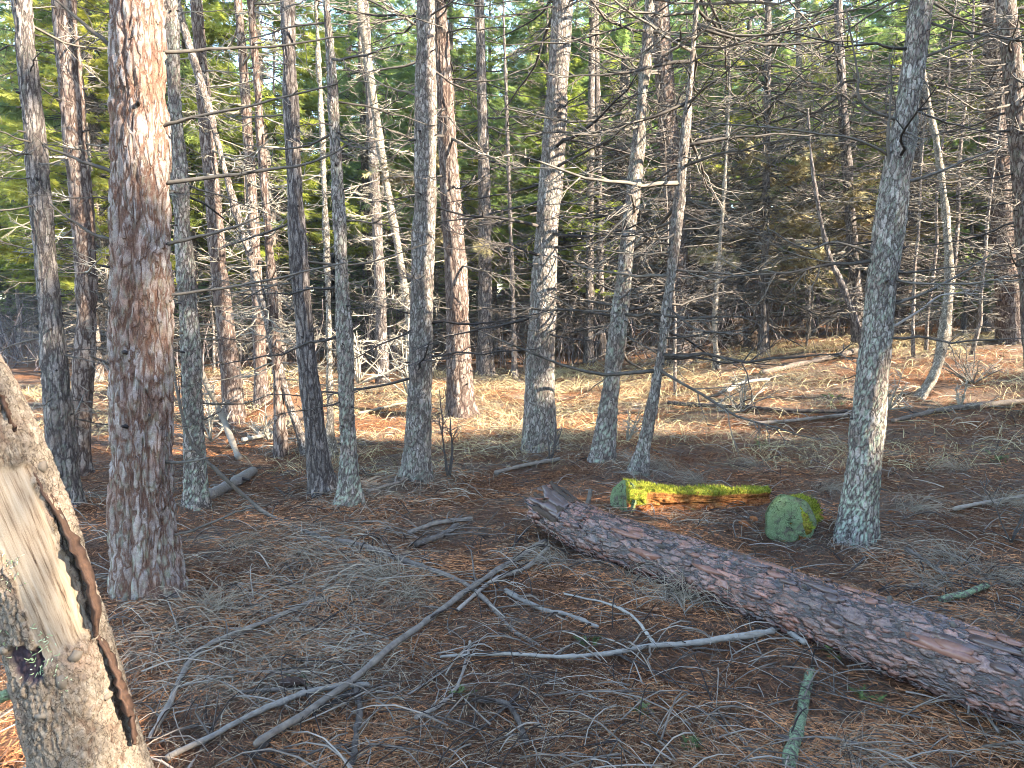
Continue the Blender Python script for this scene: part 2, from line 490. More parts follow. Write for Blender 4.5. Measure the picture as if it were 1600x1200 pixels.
GZ = np.where(far_r > 90, np.minimum(GZ, 8), GZ)
nr_, nc_ = GX.shape
i_ = np.arange(nr_ - 1)[:, None] * nc_; j_ = np.arange(nc_ - 1)[None]
gq = np.stack([i_ + j_, i_ + j_ + 1, i_ + nc_ + j_ + 1, i_ + nc_ + j_], -1).reshape(-1, 4)
g_me = mk_mesh('ground', np.stack([GX.ravel(), GY.ravel(), GZ], -1), gq)
tag(link('ground', g_me, M['ground']), 'needle covered forest floor', None, None, 'structure')
def TZ(x, y):
    x = np.atleast_1d(np.asarray(x, float)); y = np.atleast_1d(np.asarray(y, float))
    return T(x, y) + micro(x, y)

# ------------------------------------------------------------------ dead branch meshes (shared)
def wobble(n, amp, rng):
    w = np.cumsum(rng.normal(0, amp, (n, 3)), axis=0)
    return w - w[0]
def branch_bag(rng, L=1.0, r0=0.009, droop=0.15, upturn=0.1, twigs=9, sub=True, bag=None, wob=1.0):
    """dead branch growing along +X"""
    bag = bag or Bag()
    n = 9
    u = np.linspace(0, 1, n)
    P = np.stack([u * L, 0.10 * wob * L * np.sin(u * rng.uniform(1, 3) + rng.uniform(-1, 1)) * u, (-droop * u + upturn * u ** 2.2) * L], -1) + wobble(n, 0.012 * L * wob, rng)
    V, Q, Tr = tube(P, r0 * (1 - 0.8 * u) + 0.0012, 4)
    tn = rng.uniform(0, 0.6)
    bag.add(V, Q, Tr, tint=tn)
    for k in range(twigs):
        a = rng.uniform(0.18, 0.97)
        base = np.array([np.interp(a, u, P[:, c]) for c in range(3)])
        side = 1 if k % 2 else -1
        ang = side * rng.uniform(0.5, 1.15)
        l2 = L * rng.uniform(0.14, 0.45) * (1.1 - 0.6 * a)
        d = np.array([math.cos(ang), math.sin(ang), rng.uniform(-0.45, 0.3)])
        m = 5
        w = np.linspace(0, 1, m)
        Pk = base + d[None] * (w * l2)[:, None] + wobble(m, 0.03 * l2, rng)
        Pk[:, 2] += rng.uniform(-0.25, 0.3) * l2 * w ** 2
        V, Q, Tr = tube(Pk, 0.0052 * (1 - 0.7 * w) * (0.6 + 0.4 * L), 3)
        bag.add(V, Q, Tr, tint=min(1, tn + rng.uniform(0, 0.4)))
        if sub:
            for q in range(rng.integers(1, 4)):
                b = rng.uniform(0.3, 0.95)
                bs = np.array([np.interp(b, w, Pk[:, c]) for c in range(3)])
                l3 = l2 * rng.uniform(0.2, 0.5)
                dd = d + rng.normal(0, 0.7, 3); dd /= np.linalg.norm(dd)
                P3 = bs + dd[None] * np.array([0, 0.5, 1])[:, None] * l3 + wobble(3, 0.04 * l3, rng)
                V, Q, Tr = tube(P3, [0.003, 0.0024, 0.0012], 3)
                bag.add(V, Q, Tr, tint=min(1, tn + rng.uniform(0, 0.5)))
    return bag, P
BR_FINE = []
for k in range(10):
    rng = np.random.default_rng(100 + k)
    b, _ = branch_bag(rng, 1.0, rng.uniform(0.008, 0.013), rng.uniform(-0.05, 0.32), rng.uniform(0, 0.3), int(rng.integers(6, 15)))
    BR_FINE.append(b.mesh('branch'))
BR_STUB = []
for k in range(5):
    rng = np.random.default_rng(200 + k)
    b, _ = branch_bag(rng, 1.0, 0.016, rng.uniform(-0.1, 0.3), rng.uniform(0, 0.2), int(rng.integers(0, 4)), sub=False)
    BR_STUB.append(b.mesh('branch'))
for me in BR_FINE + BR_STUB: me.materials.append(M['twig'])
BR_PALE = [m.copy() for m in BR_FINE]; BR_DARK = [m.copy() for m in BR_FINE]
for me in BR_PALE: me.materials[0] = M['twig_pale']
for me in BR_DARK: me.materials[0] = M['twig_dark']

# ------------------------------------------------------------------ foliage sprays
def spray_template(n=8, rng=None, w=0.042):
    """flat needle spray along +X, unit length: tapered triangles"""
    V, Tr = [], []
    rng = rng or np.random.default_rng(3)
    for k in range(n):
        x = 0.08 + 0.9 * k / n
        for s in (-1, 1):
            a = s * rng.uniform(0.7, 1.1)
            l = 0.46 * (1.05 - 0.75 * x) * rng.uniform(0.7, 1.2)
            dx, dy = math.cos(a), math.sin(a)
            z0 = rng.normal(0, 0.02)
            i = len(V)
            V += [(x - w, 0, z0), (x + w, 0, z0), (x + dx * l, dy * l, z0 + rng.normal(0, 0.10) - 0.05)]
            Tr.append((i, i + 1, i + 2))
    i = len(V)
    V += [(0.9, -0.05, 0), (0.9, 0.05, 0), (1.12, 0, -0.03)]
    Tr.append((i, i + 1, i + 2))
    return np.array(V), np.array(Tr)
SPRAYS = [spray_template(10, np.random.default_rng(40 + k)) for k in range(4)]
SPRAYS_LOW = [spray_template(5, np.random.default_rng(50 + k), 0.075) for k in range(3)]

def rot_from_dirs(d, up_jit, rng):
    d = d / (np.linalg.norm(d, axis=1)[:, None] + 1e-9)
    up = np.array([0, 0, 1.0])[None] + rng.normal(0, up_jit, d.shape)
    y = np.cross(up, d); y /= np.linalg.norm(y, axis=1)[:, None] + 1e-9
    z = np.cross(d, y)
    return np.stack([d, y, z], -1)      # columns
def add_sprays(bag, pos, dirs, size, tint, rng, up_jit=0.35, sp=None):
    sp = sp or SPRAYS
    n = len(pos)
    Rm = rot_from_dirs(dirs, up_jit, rng)
    which = rng.integers(0, len(sp), n)
    for k, (SV, ST) in enumerate(sp):
        ix = np.nonzero(which == k)[0]
        if not len(ix): continue
        V = np.einsum('nij,vj->nvi', Rm[ix], SV) * size[ix][:, None, None] + pos[ix][:, None]
        off = (np.arange(len(ix)) * len(SV))[:, None, None]
        bag.add(V.reshape(-1, 3), None, (ST[None] + off).reshape(-1, 3), tint=np.repeat(tint[ix], len(SV)))

def crown_geo(rng, z0, z1, rmax, nbr, wood=None, leaf=None, dens=9, ssize=0.42, shape='cone', keep=None, sp=None):
    """whorled conifer crown: wood bag gets limbs, leaf bag gets sprays"""
    wood = wood or Bag(); leaf = leaf or Bag()
    pos, dirs, size, tint = [], [], [], []
    for k in range(nbr):
        f = (k + rng.uniform(0, 1)) / nbr
        z = z0 + (z1 - z0) * f
        if shape == 'cone': Lb = rmax * (1 - f) ** 0.8 * rng.uniform(0.65, 1.1) + 0.15
        else: Lb = rmax * (math.sin(math.pi * (0.12 + 0.85 * f)) ** 0.7) * rng.uniform(0.6, 1.1) + 0.15
        az = rng.uniform(0, 2 * math.pi)
        hd = np.array([math.cos(az), math.sin(az), 0])
        sl = rng.uniform(-0.35, 0.05) + 0.35 * f
        m = 6
        u = np.linspace(0, 1, m)
        P = np.array([0, 0, z]) + hd[None] * (u * Lb)[:, None] + np.stack([0 * u, 0 * u, (sl * u - 0.10 * u * (1 - u) + 0.12 * u ** 3) * Lb], -1) + wobble(m, 0.02 * Lb, rng)
        V, Q, Tr = tube(P, 0.012 * (0.5 + 0.5 * Lb) * (1 - 0.85 * u) + 0.002, 3)
        wood.add(V, Q, Tr, tint=rng.uniform(0, 0.6))
        ns = max(3, int(dens * Lb))
        a = rng.uniform(0.22, 1.0, ns) ** 0.8
        pp = np.stack([np.interp(a, u, P[:, c]) for c in range(3)], -1)
        sgn = np.where(rng.uniform(size=ns) < 0.5, -1, 1)
        an = az + sgn * rng.uniform(0.2, 1.1, ns) * (1.15 - a * 0.7)
        dd = np.stack([np.cos(an), np.sin(an), rng.normal(-0.22, 0.25, ns)], -1)
        pos.append(pp); dirs.append(dd); size.append(ssize * rng.uniform(0.6, 1.2, ns) * (0.7 + 0.3 * min(Lb, 1.5)))
        tint.append(np.clip(rng.uniform(0.0, 1.0) * 0.6 + rng.uniform(0, 0.4, ns), 0, 1))
    pos, dirs, size, tint = map(np.concatenate, (pos, dirs, size, tint))
    if keep is not None:
        dn = dirs / np.linalg.norm(dirs, axis=1)[:, None] * size[:, None]
        kk = keep(pos) & keep(pos + 0.5 * dn) & keep(pos + dn)
        pos, dirs, size, tint = pos[kk], dirs[kk], size[kk], tint[kk]
    if len(pos): add_sprays(leaf, pos, dirs, size, tint, rng, sp=sp)
    return wood, leaf

# shared high crowns for the near trees (all above the frame)
HIGH_CROWNS = []
for k in range(3):
    rng = np.random.default_rng(300 + k)
    w, l = crown_geo(rng, 0.0, 6.0, 1.5, 50, dens=8, ssize=0.4, shape='round')
    wm, lm = w.mesh('limbs'), l.mesh('crown', False)
    wm.materials.append(M['twig']); lm.materials.append(M['fir'])
    HIGH_CROWNS.append((wm, lm))

BR_GOLD = []
for k in range(4):
    rng = np.random.default_rng(260 + k)
    b, P_ = branch_bag(rng, 1.0, 0.010, 0.2, 0.25, 9)
    nbg = Bag(); n = 70
    a = rng.uniform(0.3, 1.0, n)
    pp = np.stack([np.interp(a, np.linspace(0, 1, 9), P_[:, c]) for c in range(3)], -1) + rng.normal(0, 0.05, (n, 3)) * a[:, None]
    an = rng.normal(0, 0.9, n)
    add_sprays(nbg, pp, np.stack([np.cos(an), np.sin(an), rng.normal(-0.3, 0.3, n)], -1), rng.uniform(0.10, 0.2, n), rng.uniform(0, 1, n), rng)
    m1_ = b.mesh('branch'); m1_.materials.append(M['twig']); m2_ = nbg.mesh('dead_needles', False); m2_.materials.append(M['rusty_needles'])
    BR_GOLD.append((m1_, m2_))

# ------------------------------------------------------------------ near trees
def make_tree(name, label, mat, pts, H=12.0, br=(0.5, 5.0, 14, 0.7), pal='twig', seed=1, plate=0.045, stretch=0.4, deep=0.014,
              flare=0.045, lichen=0.0, stubs=25, crown=True, cat='tree', lean=0.0, group=None, zvis=None, furrow=0.22, base=None, gold=0):
    if 5 < H < 13: H = 13.0
    rng = np.random.default_rng(seed)
    B = ground(pts[0][0], pts[0][1]) if base is None else np.array(base, float)
    dB = depth(B)
    rB = pts[min(1, len(pts) - 1)][2] * 0.5 * dB / FPX
    Y0 = B[1] + rB * 0.7
    root = np.array([B[0], Y0, Tf(B[0], Y0)])
    P, rad = [], []
    for (px, py, w) in pts:
        z_guess = at(px, py, Y0)[2]
        p = at(px, py, Y0 + lean * max(0.0, z_guess - root[2]))
        P.append(p); rad.append(0.5 * w * depth(p) / FPX)
    P[0][2] = min(P[0][2], root[2])
    P = [P[0] + np.array([0, 0, -0.14])] + P
    rad = [rad[0] * 1.04] + rad
    top_vis = P[-1][2]
    if H > top_vis + 0.5:
        d = (P[-1] - P[-2]); d /= np.linalg.norm(d)
        nx = 4
        for k in range(1, nx + 1):
            f = k / nx
            dd = d * (1 - 0.7 * f) + np.array([0, 0, 1]) * 0.7 * f
            P.append(P[-1] + dd / dd[2] * (H - top_vis) / nx)
            rad.append(max(0.012, rad[-1] * (1 - 0.30 * 1) if k < nx else 0.012))
    P = np.array(P) - root; rad = np.array(rad)
    edge = max(2.05 * dB / (FPX * 0.64), 0.004)
    zv = zvis if zvis is not None else top_vis - root[2] + 0.5
    lf = None
    if lichen > 0:
        lf = lambda s, th: np.clip(lichen * (0.35 + 1.0 * np.exp(-s / 0.8)), 0, 1)
    V, Q, tr, h, lv, _ = bark_tube(P, rad, edge, plate, stretch, deep, seed, coarse_from=zv, flare=flare, lich=lf, furrow=furrow)
    t = empty(name, root, label, cat, group)
    tr_o = link('trunk', mk_mesh('trunk', V, Q, tr, {'h': h, 'lich': lv}), M[mat], t)
    zz = P[:, 2]
    def on(z):
        return np.array([np.interp(z, zz, P[:, c]) for c in range(3)]), float(np.interp(z, zz, rad))
    if stubs:
        sb = Bag()
        for k in range(stubs):
            z = rng.uniform(0.35, max(0.6, zv))
            c, r = on(z)
            az = rng.uniform(0, 2 * math.pi)
            d = np.array([math.cos(az), math.sin(az), rng.uniform(-0.2, 0.35)])
            l = rng.uniform(0.008, 0.05)
            rr = rng.uniform(0.004, 0.011) * (0.6 + r * 3)
            p0 = c + d * (r * 0.75)
            Vs, Qs, Ts = tube(np.array([p0, c + d * (r + l * 0.4), c + d * (r + l)]), [rr * 1.5, rr, rr * 0.55], 5)
            sb.add(Vs, Qs, Ts, tint=rng.uniform(0, 0.35))
        tag(link('branch_stubs', sb.mesh('branch_stubs'), M['twig_dark'], t), kind='stuff')
    meshes = {'twig': BR_FINE, 'pale': BR_PALE, 'dark': BR_DARK, 'stub': BR_STUB}[pal]
    z0, z1, nb, bl = br
    if pal in ('twig', 'dark') and nb > 6: nb, bl = int(nb * 1.8), bl * 1.2
    for k in range(nb):
        z = rng.uniform(z0, z1)
        c, r = on(z)
        az = rng.uniform(0, 2 * math.pi)
        o = link('branch', meshes[int(rng.integers(len(meshes)))], None, t)
        s = bl * rng.uniform(0.45, 1.25)
        o.scale = (s, s, s)
        o.location = c + np.array([math.cos(az), math.sin(az), 0]) * r * 0.7
        o.rotation_euler = (rng.uniform(-0.9, 0.9), rng.uniform(-0.25, 0.25), az)
    for k in range(gold):
        z = rng.uniform(z0 + 1.2, min(z1, 4.2)); c, r = on(z); az = rng.uniform(0, 2 * math.pi)
        m1_, m2_ = BR_GOLD[int(rng.integers(4))]
        o = link('branch', m1_, None, t, c); s = bl * rng.uniform(0.6, 1.1); o.scale = (s, s, s)
        o.rotation_euler = (rng.uniform(-0.5, 0.5), rng.uniform(-0.2, 0.2), az)
        link('dead_needles', m2_, None, o)
    if crown and H > 7:
        wm, lm = HIGH_CROWNS[seed % 3]
        c, r = on(H - 5.2)
        az = rng.uniform(0, 6.28)
        s = rng.uniform(0.85, 1.15)
        for nm, me in (('limbs', wm), ('crown', lm)):
            o = link(nm, me, None, t, c); o.rotation_euler = (0, 0, az); o.scale = (s, s, (5.4 / 6.0))
    return t, root, on

def px_branch(t, root, on, pts, Y_off=0.0, r0=3.0, r1=1.0, mat='twig', ntw=6, seed=0, name='branch'):
    """a branch of a near tree seen along the given picture points"""
    rng = np.random.default_rng(seed)
    m = len(pts)
    P = []
    for k, (px, py) in enumerate(pts):
        P.append(at(px, py, root[1] + Y_off * k / (m - 1)) - root)
    P = np.array(P)
    d = depth(P[0] + root) / FPX
    s = np.linspace(0, m - 1, m * 4)
    Pf = catmull(P, s) + wobble(len(s), 0.003, rng)
    u = s / (m - 1)
    bag = Bag()
    V, Q, Tr = tube(Pf, (r0 * (1 - u) + r1 * u) * d, 6)
    bag.add(V, Q, Tr, tint=0.35)
    L = np.linalg.norm(P[-1] - P[0])
    for k in range(ntw):
        a = rng.uniform(0.2, 0.98)
        b = np.array([np.interp(a, u, Pf[:, c]) for c in range(3)])
        dd = (P[-1] - P[0]) / L + rng.normal(0, 0.7, 3); dd /= np.linalg.norm(dd)
        l = L * rng.uniform(0.08, 0.28)
        w = np.linspace(0, 1, 4)
        V, Q, Tr = tube(b + dd[None] * (w * l)[:, None] + wobble(4, 0.05 * l, rng), r1 * d * (1 - 0.7 * w) * 0.8, 3)
        bag.add(V, Q, Tr, tint=rng.uniform(0.2, 0.7))
    return link(name, bag.mesh(name), M[mat], t)

LIT = []      # places the photograph shows in sun: (centre, radius)
# the big reddish conifer, left
t1, r1_, on1 = make_tree('conifer_tree', 'thick conifer with reddish-brown furrowed bark, widest trunk at the left', 'bark_red',
    [(238, 945, 112), (228, 850, 96), (222, 700, 92), (221, 500, 91), (219, 300, 85), (217, 130, 80), (215, 0, 76)], H=14, br=(0.9, 3.3, 3, 0.5),
    seed=3, plate=0.055, stretch=0.3, deep=0.030, flare=0.05, lichen=0.3, stubs=14, furrow=0.25)
for k, (pp, yo, r0) in enumerate([
    ([(250, 80), (330, 74), (450, 68), (545, 52)], 0.15, 3.6), ([(252, 198), (300, 182), (400, 165), (530, 128)], -0.1, 3.6),
    ([(255, 285), (330, 275), (420, 262), (490, 248), (545, 214)], 0.1, 4.0), ([(258, 382), (310, 370), (370, 350), (402, 338)], 0.1, 3.4),
    ([(260, 462), (340, 452), (430, 436), (540, 408)], 0.2, 2.6), ([(195, 86), (150, 52), (110, 20), (78, -10)], -0.1, 4.2),
    ([(196, 276), (150, 262), (110, 246), (66, 226)], -0.1, 3.8), ([(198, 386), (160, 372), (120, 350), (74, 316)], -0.15, 3.4),
    ([(212, 530), (185, 512), (160, 480), (140, 452)], -0.2, 3.2), ([(204, 580), (170, 572), (142, 556)], -0.2, 3.2),
    ([(255, 722), (290, 720), (328, 713)], -0.25, 2.8), ([(262, 838), (300, 830), (360, 806), (390, 800)], 0.05, 2.2)]):
    px_branch(t1, r1_, on1, pp, yo, r0, 1.3, 'twig', 7, 500 + k)

# right foreground grey tree
tv, rv_, onv = make_tree('conifer_tree', 'grey lichen-spotted conifer leaning right beside the round mossy log end', 'bark_grey',
    [(1338, 855, 66), (1346, 760, 54), (1358, 640, 50), (1372, 500, 47), (1386, 380, 45), (1402, 270, 43), (1420, 150, 39), (1440, 0, 34)], H=13,
    br=(1.1, 4.0, 10, 0.8), seed=5, plate=0.032, stretch=0.5, deep=0.011, flare=0.02, lichen=0.95, stubs=20)
for k, (pp, yo, r0, mt) in enumerate([
    ([(1395, 285), (1385, 230), (1388, 150), (1384, 90)], -0.15, 3.2, 'twig'), ([(1412, 190), (1350, 160), (1340, 90), (1325, 0)], -0.2, 3, 'twig'),
    ([(1380, 480), (1440, 460), (1500, 430), (1540, 405)], 0.2, 3, 'twig'), ([(1385, 515), (1430, 490), (1470, 460), (1525, 455)], 0.5, 2.6, 'wood'),
    ([(1410, 285), (1480, 262), (1560, 232)], 0.2, 3, 'twig'), ([(1440, 90), (1500, 70), (1560, 50)], -0.2, 3, 'twig'),
    ([(1395, 245), (1330, 215), (1250, 205), (1110, 195)], -0.3, 2.6, 'twig'), ([(1372, 400), (1310, 380), (1260, 390), (1200, 360)], -0.2, 2.4, 'twig')]):
    px_branch(tv, rv_, onv, pp, yo, r0, 1.0, mt, 8, 540 + k)

TREES = [
 # name, label, bark, pts, H, br, pal, kwargs
 ('conifer_tree', 'slim dark trunk between the broken snag and the thick reddish trunk', 'bark_dark',
  [(104, 803, 44), (96, 700, 40), (80, 500, 36), (66, 350, 34), (50, 170, 31), (35, 0, 28)], 11, (0.6, 4.0, 14, 0.6), 'twig', dict(lichen=0.2)),
 ('conifer_tree', 'sun-patched trunk just behind the slim dark trunk at far left', 'bark_rust',
  [(122, 742, 34), (126, 640, 30), (135, 500, 30), (132, 380, 32), (118, 220, 34), (100, 0, 34)], 14, (0.8, 5, 24, 0.9), 'pale', dict(plate=0.06)),
 ('conifer_tree', 'slim grey-green lichened trunk just right of the thick reddish trunk', 'bark_grey',
  [(308, 803, 34), (304, 700, 30), (297, 520, 29), (285, 350, 26), (274, 180, 23), (264, 0, 21)], 10, (0.6, 4.0, 12, 0.55), 'twig', dict(lichen=0.8, plate=0.024)),
 ('conifer_tree', 'sunlit rusty trunk standing behind the leaning bare pole at left', 'bark_rust',
  [(368, 664, 33), (358, 560, 29), (342, 420, 25), (330, 280, 22), (316, 120, 20), (306, 0, 18)], 13, (0.8, 5, 26, 1.0), 'pale', dict(plate=0.06)),
 ('conifer_tree', 'thin crooked stem leaning left, crossing the short straight trunk', 'bark_grey',
  [(482, 716, 13), (455, 640, 13), (432, 560, 14), (402, 440, 13), (370, 335, 12), (334, 200, 12), (296, 70, 12), (276, 0, 11)], 7, (0.8, 5, 26, 0.8), 'pale', dict(plate=0.03)),
 ('conifer_tree', 'straight slender brown trunk left of the dark leaning trunk', 'bark_rust',
  [(440, 716, 20), (434, 600, 17), (426, 460, 15), (412, 280, 13), (402, 140, 12), (392, 0, 11)], 11, (0.8, 5, 22, 0.8), 'pale', dict()),
 ('conifer_tree', 'dark furrowed trunk leaning left, black scar near its base', 'bark_dark',
  [(505, 777, 46), (497, 720, 36), (484, 600, 31), (471, 460, 28), (461, 300, 25), (454, 150, 23), (449, 0, 21)], 13, (1.2, 5, 12, 0.7), 'twig', dict(plate=0.04, stretch=0.22, deep=0.012, flare=0.03)),
 ('birch_stem', 'thin pale sun-bleached stem right of the dark leaning trunk', 'bark_pale',
  [(516, 716, 12), (515, 600, 11), (512, 440, 10), (505, 250, 9), (498, 100, 8), (494, 0, 8)], 8, (0.5, 5, 30, 0.45), 'pale', dict(plate=0.03)),
 ('conifer_tree', 'slim grey trunk with pale lichen, right of the bleached stem', 'bark_grey',
  [(547, 790, 34), (544, 700, 27), (538, 520, 24), (531, 350, 21), (522, 180, 18), (510, 0, 15)], 11, (0.8, 4.5, 12, 0.6), 'twig', dict(lichen=0.7, plate=0.024)),
 ('conifer_tree', 'bent pale sunlit trunk curving up behind the tall mottled trunk', 'bark_pale',
  [(650, 612, 15), (642, 520, 13), (626, 410, 12), (606, 300, 12), (590, 200, 13), (574, 90, 13), (562, 0, 12)], 10, (0.3, 5, 36, 1.1), 'pale', dict()),
 ('conifer_tree', 'tall straight mottled trunk, sun on its upper right side, left of centre', 'bark_grey',
  [(650, 757, 46), (653, 680, 40), (658, 520, 37), (662, 380, 35), (665, 200, 33), (665, 0, 30)], 13, (0.9, 5, 14, 0.8), 'dark', dict(lichen=0.35, plate=0.035)),
 ('conifer_tree', 'red-brown furrowed trunk with a sunlit flared foot behind the mottled trunk', 'bark_rust',
  [(722, 657, 52), (719, 600, 42), (714, 460, 36), (706, 330, 32), (698, 190, 28), (689, 60, 24), (685, 0, 22)], 15, (1.5, 6, 22, 1.2), 'twig', dict(gold=2, plate=0.08, stretch=0.33, deep=0.024, flare=0.06)),
 ('conifer_tree', 'dark far trunk standing right of the red-brown flared trunk', 'bark_dark',
  [(758, 586, 30), (758, 480, 22), (757, 300, 19), (753, 140, 16), (749, 0, 15)], 15, (1, 7, 34, 1.4), 'dark', dict(plate=0.07, gold=3)),
 ('dead_sapling', 'very thin dark sapling left of the central grey trunk', 'bark_dark',
  [(804, 592, 9), (801, 450, 7), (795, 280, 6), (790, 120, 5), (786, 0, 4)], 8, (0.5, 6, 26, 0.8), 'dark', dict(crown=False)),
 ('conifer_tree', 'stout grey trunk at centre rising behind the broken end of the fallen log', 'bark_grey',
  [(842, 711, 58), (843, 640, 48), (847, 520, 42), (854, 380, 38), (864, 240, 35), (873, 110, 33), (880, 0, 32)], 14, (1.3, 5, 20, 1.1), 'dark', dict(lichen=0.35, plate=0.04, deep=0.012, flare=0.03)),
 ('conifer_tree', 'grey trunk leaning right between the central trunk and the thinner leaning one', 'bark_grey',
  [(940, 727, 33), (950, 640, 29), (966, 510, 27), (982, 370, 23), (996, 240, 20), (1008, 110, 17), (1016, 0, 15)], 9, (0.9, 5, 24, 1.0), 'twig', dict(lichen=0.75, plate=0.026)),
 ('conifer_tree', 'thin grey trunk leaning right behind the moss-topped log end', 'bark_grey',
  [(998, 742, 25), (1012, 670, 20), (1032, 560, 17), (1048, 430, 16), (1060, 330, 15), (1070, 220, 14), (1082, 80, 12), (1088, 0, 11)], 8, (0.9, 5, 34, 1.2), 'twig', dict(lichen=0.4, plate=0.026)),
 ('conifer_tree', 'large reddish-brown trunk further back, right of the two thin leaning trunks', 'bark_rust',
  [(1066, 574, 44), (1062, 500, 36), (1057, 380, 33), (1046, 220, 31), (1036, 90, 29), (1030, 0, 28)], 16, (1.0, 7, 60, 1.9), 'twig', dict(plate=0.09, stretch=0.3, deep=0.026, flare=0.05)),
 ('dead_sapling', 'crooked pale sapling right of the lichen-spotted leaning conifer', 'bark_pale',
  [(1436, 627, 16), (1462, 580, 16), (1476, 510, 15), (1483, 430, 14), (1476, 320, 12), (1464, 230, 11), (1449, 150, 9), (1436, 60, 6), (1428, -30, 3)], 0, (0.7, 3.4, 18, 0.6), 'pale', dict(crown=False)),
 ('conifer_tree', 'brown plated trunk standing on the rise at the right edge', 'bark_rust',
  [(1586, 542, 52), (1580, 480, 40), (1570, 380, 36), (1562, 260, 33), (1556, 120, 30), (1550, 0, 28)], 15, (0.8, 6, 40, 1.5), 'twig', dict(plate=0.08, deep=0.022, flare=0.05)),
 ('conifer_tree', 'brown-grey trunk cut off by the right edge, many drooping bare branches', 'bark_rust',
  [(1628, 650, 40), (1614, 480, 34), (1602, 330, 32), (1590, 180, 30), (1578, 60, 28), (1572, 0, 27)], 12, (1.5, 4.6, 40, 1.0), 'twig', dict(lichen=0.4)),
 ('conifer_tree', 'dark slim trunk behind the lichen-spotted leaning conifer, on its left', 'bark_dark',
  [(1342, 540, 24), (1336, 440, 18), (1326, 300, 16), (1316, 150, 14), (1309, 0, 12)], 14, (0.8, 7, 60, 1.6), 'twig', dict(plate=0.06, gold=12)),
 ('conifer_tree', 'dark slim trunk just right of the two charred stumps', 'bark_dark',
  [(1193, 556, 19), (1194, 460, 14), (1197, 300, 12), (1199, 150, 11), (1200, 0, 10)], 13, (0.6, 7, 70, 1.7), 'twig', dict(plate=0.06, gold=12)),
 ('dead_sapling', 'thin pale sapling in front of the large reddish far trunk', 'bark_pale',
  [(1121, 576, 9), (1117, 500, 8), (1124, 400, 7), (1132, 290, 6), (1138, 180, 4), (1142, 80, 2)], 0, (0.5, 3.4, 26, 0.7), 'pale', dict(crown=False)),
 ('conifer_tree', 'left trunk of the dark pair behind the central grey trunk', 'bark_dark',
  [(920, 566, 16), (921, 460, 13), (922, 300, 12), (924, 140, 11), (926, 0, 10)], 14, (0.8, 7, 46, 1.5), 'dark', dict(plate=0.06)),
 ('conifer_tree', 'right trunk of the dark pair behind the central grey trunk', 'bark_dark',
  [(940, 562, 14), (938, 460, 12), (936, 300, 11), (933, 140, 10), (931, 0, 9)], 14, (0.8, 7, 40, 1.4), 'dark', dict(plate=0.06)),
 ('conifer_tree', 'thin pale far trunk catching sun above the pale rotting log', 'bark_pale',
  [(1267, 520, 13), (1263, 430, 11), (1256, 300, 10), (1250, 150, 9), (1246, 0, 8)], 12, (0.6, 6, 60, 1.6), 'pale', dict(gold=16)),
 ('dead_sapling', 'thin leaning sapling touching the left side of the lichen-spotted conifer', 'bark_dark',
  [(1352, 560, 13), (1340, 510, 11), (1318, 450, 9), (1296, 400, 8), (1280, 330, 6), (1268, 250, 4), (1262, 170, 2)], 0, (0.6, 3.0, 22, 0.7), 'pale', dict(crown=False)),
 ('conifer_tree', 'short-looking lit trunk far back behind the sunlit earth mound', 'bark_rust',
  [(410, 640, 24), (406, 560, 20), (400, 420, 18), (390, 250, 16), (380, 100, 14), (372, 0, 13)], 14, (0.5, 6, 40, 1.3), 'pale', dict(plate=0.07)),
 ('conifer_tree', 'dark trunk seen between the grey lichened stem and the sunlit mottled trunk', 'bark_dark',
  [(598, 600, 20), (594, 460, 17), (586, 300, 16), (578, 150, 14), (570, 0, 12)], 14, (0.8, 7, 40, 1.3), 'pale', dict(plate=0.07)),
]
for k, (nm, lb, bm, pts, H, br, pal, kw) in enumerate(TREES):
    make_tree(nm, lb, bm, pts, H=H, br=br, pal=pal, seed=20 + k, **kw)

# ------------------------------------------------------------------ background forest (shared meshes, one thing each)
def bg_template(k, H, z_f, rmax, nbr, trunk_r, bark, leafmat, dead, dens=17, ssize=0.345):
    rng = np.random.default_rng(700 + k)
    zz = np.linspace(0, H, 14)
    P = np.stack([0.06 * np.cumsum(rng.normal(0, 1, 14)) * 0.5, 0.03 * np.cumsum(rng.normal(0, 1, 14)), zz], -1)
    P[:, :2] -= P[0, :2]
    P[0, 2] = -0.3
    rad = trunk_r * (1 - 0.9 * (zz / H) ** 1.1) + 0.01
    rad[0] *= 1.25
    V, Q, tr, h, lv, _ = bark_tube(P, rad, 0.03, 0.09, 0.35, 0.02, 700 + k, coarse_from=min(7, H))
    tm = mk_mesh('trunk', V, Q, tr, {'h': h, 'lich': lv}); tm.materials.append(M[bark])
    w, l = crown_geo(rng, z_f, H, rmax, nbr, dens=dens, ssize=ssize)
    wm = w.mesh('limbs'); wm.materials.append(M['twig_dark'])
    lm = l.mesh('crown', False); lm.materials.append(M[leafmat])
    db = Bag()
    for q in range(dead):
        b, _ = branch_bag(rng, rng.uniform(0.6, 2.2), 0.013, rng.uniform(-0.05, 0.4), rng.uniform(0, 0.25), int(rng.integers(4, 9)), True)
        V = np.concatenate(b.V); az = rng.uniform(0, 6.28); z = rng.uniform(0.5, z_f + 1.5)
        c, s = math.cos(az), math.sin(az)
        V = np.stack([V[:, 0] * c - V[:, 1] * s, V[:, 0] * s + V[:, 1] * c, V[:, 2] + z], -1)
        V[:, 0] += np.interp(z, P[:, 2], P[:, 0]); V[:, 1] += np.interp(z, P[:, 2], P[:, 1])
        db.add(V, np.concatenate(b.Q), np.concatenate(b.T), tint=np.concatenate(b.A['tint']))
    dm = None
    if dead:
        dm = db.mesh('dead_branches'); dm.materials.append(M['twig'])
    return tm, wm, lm, dm
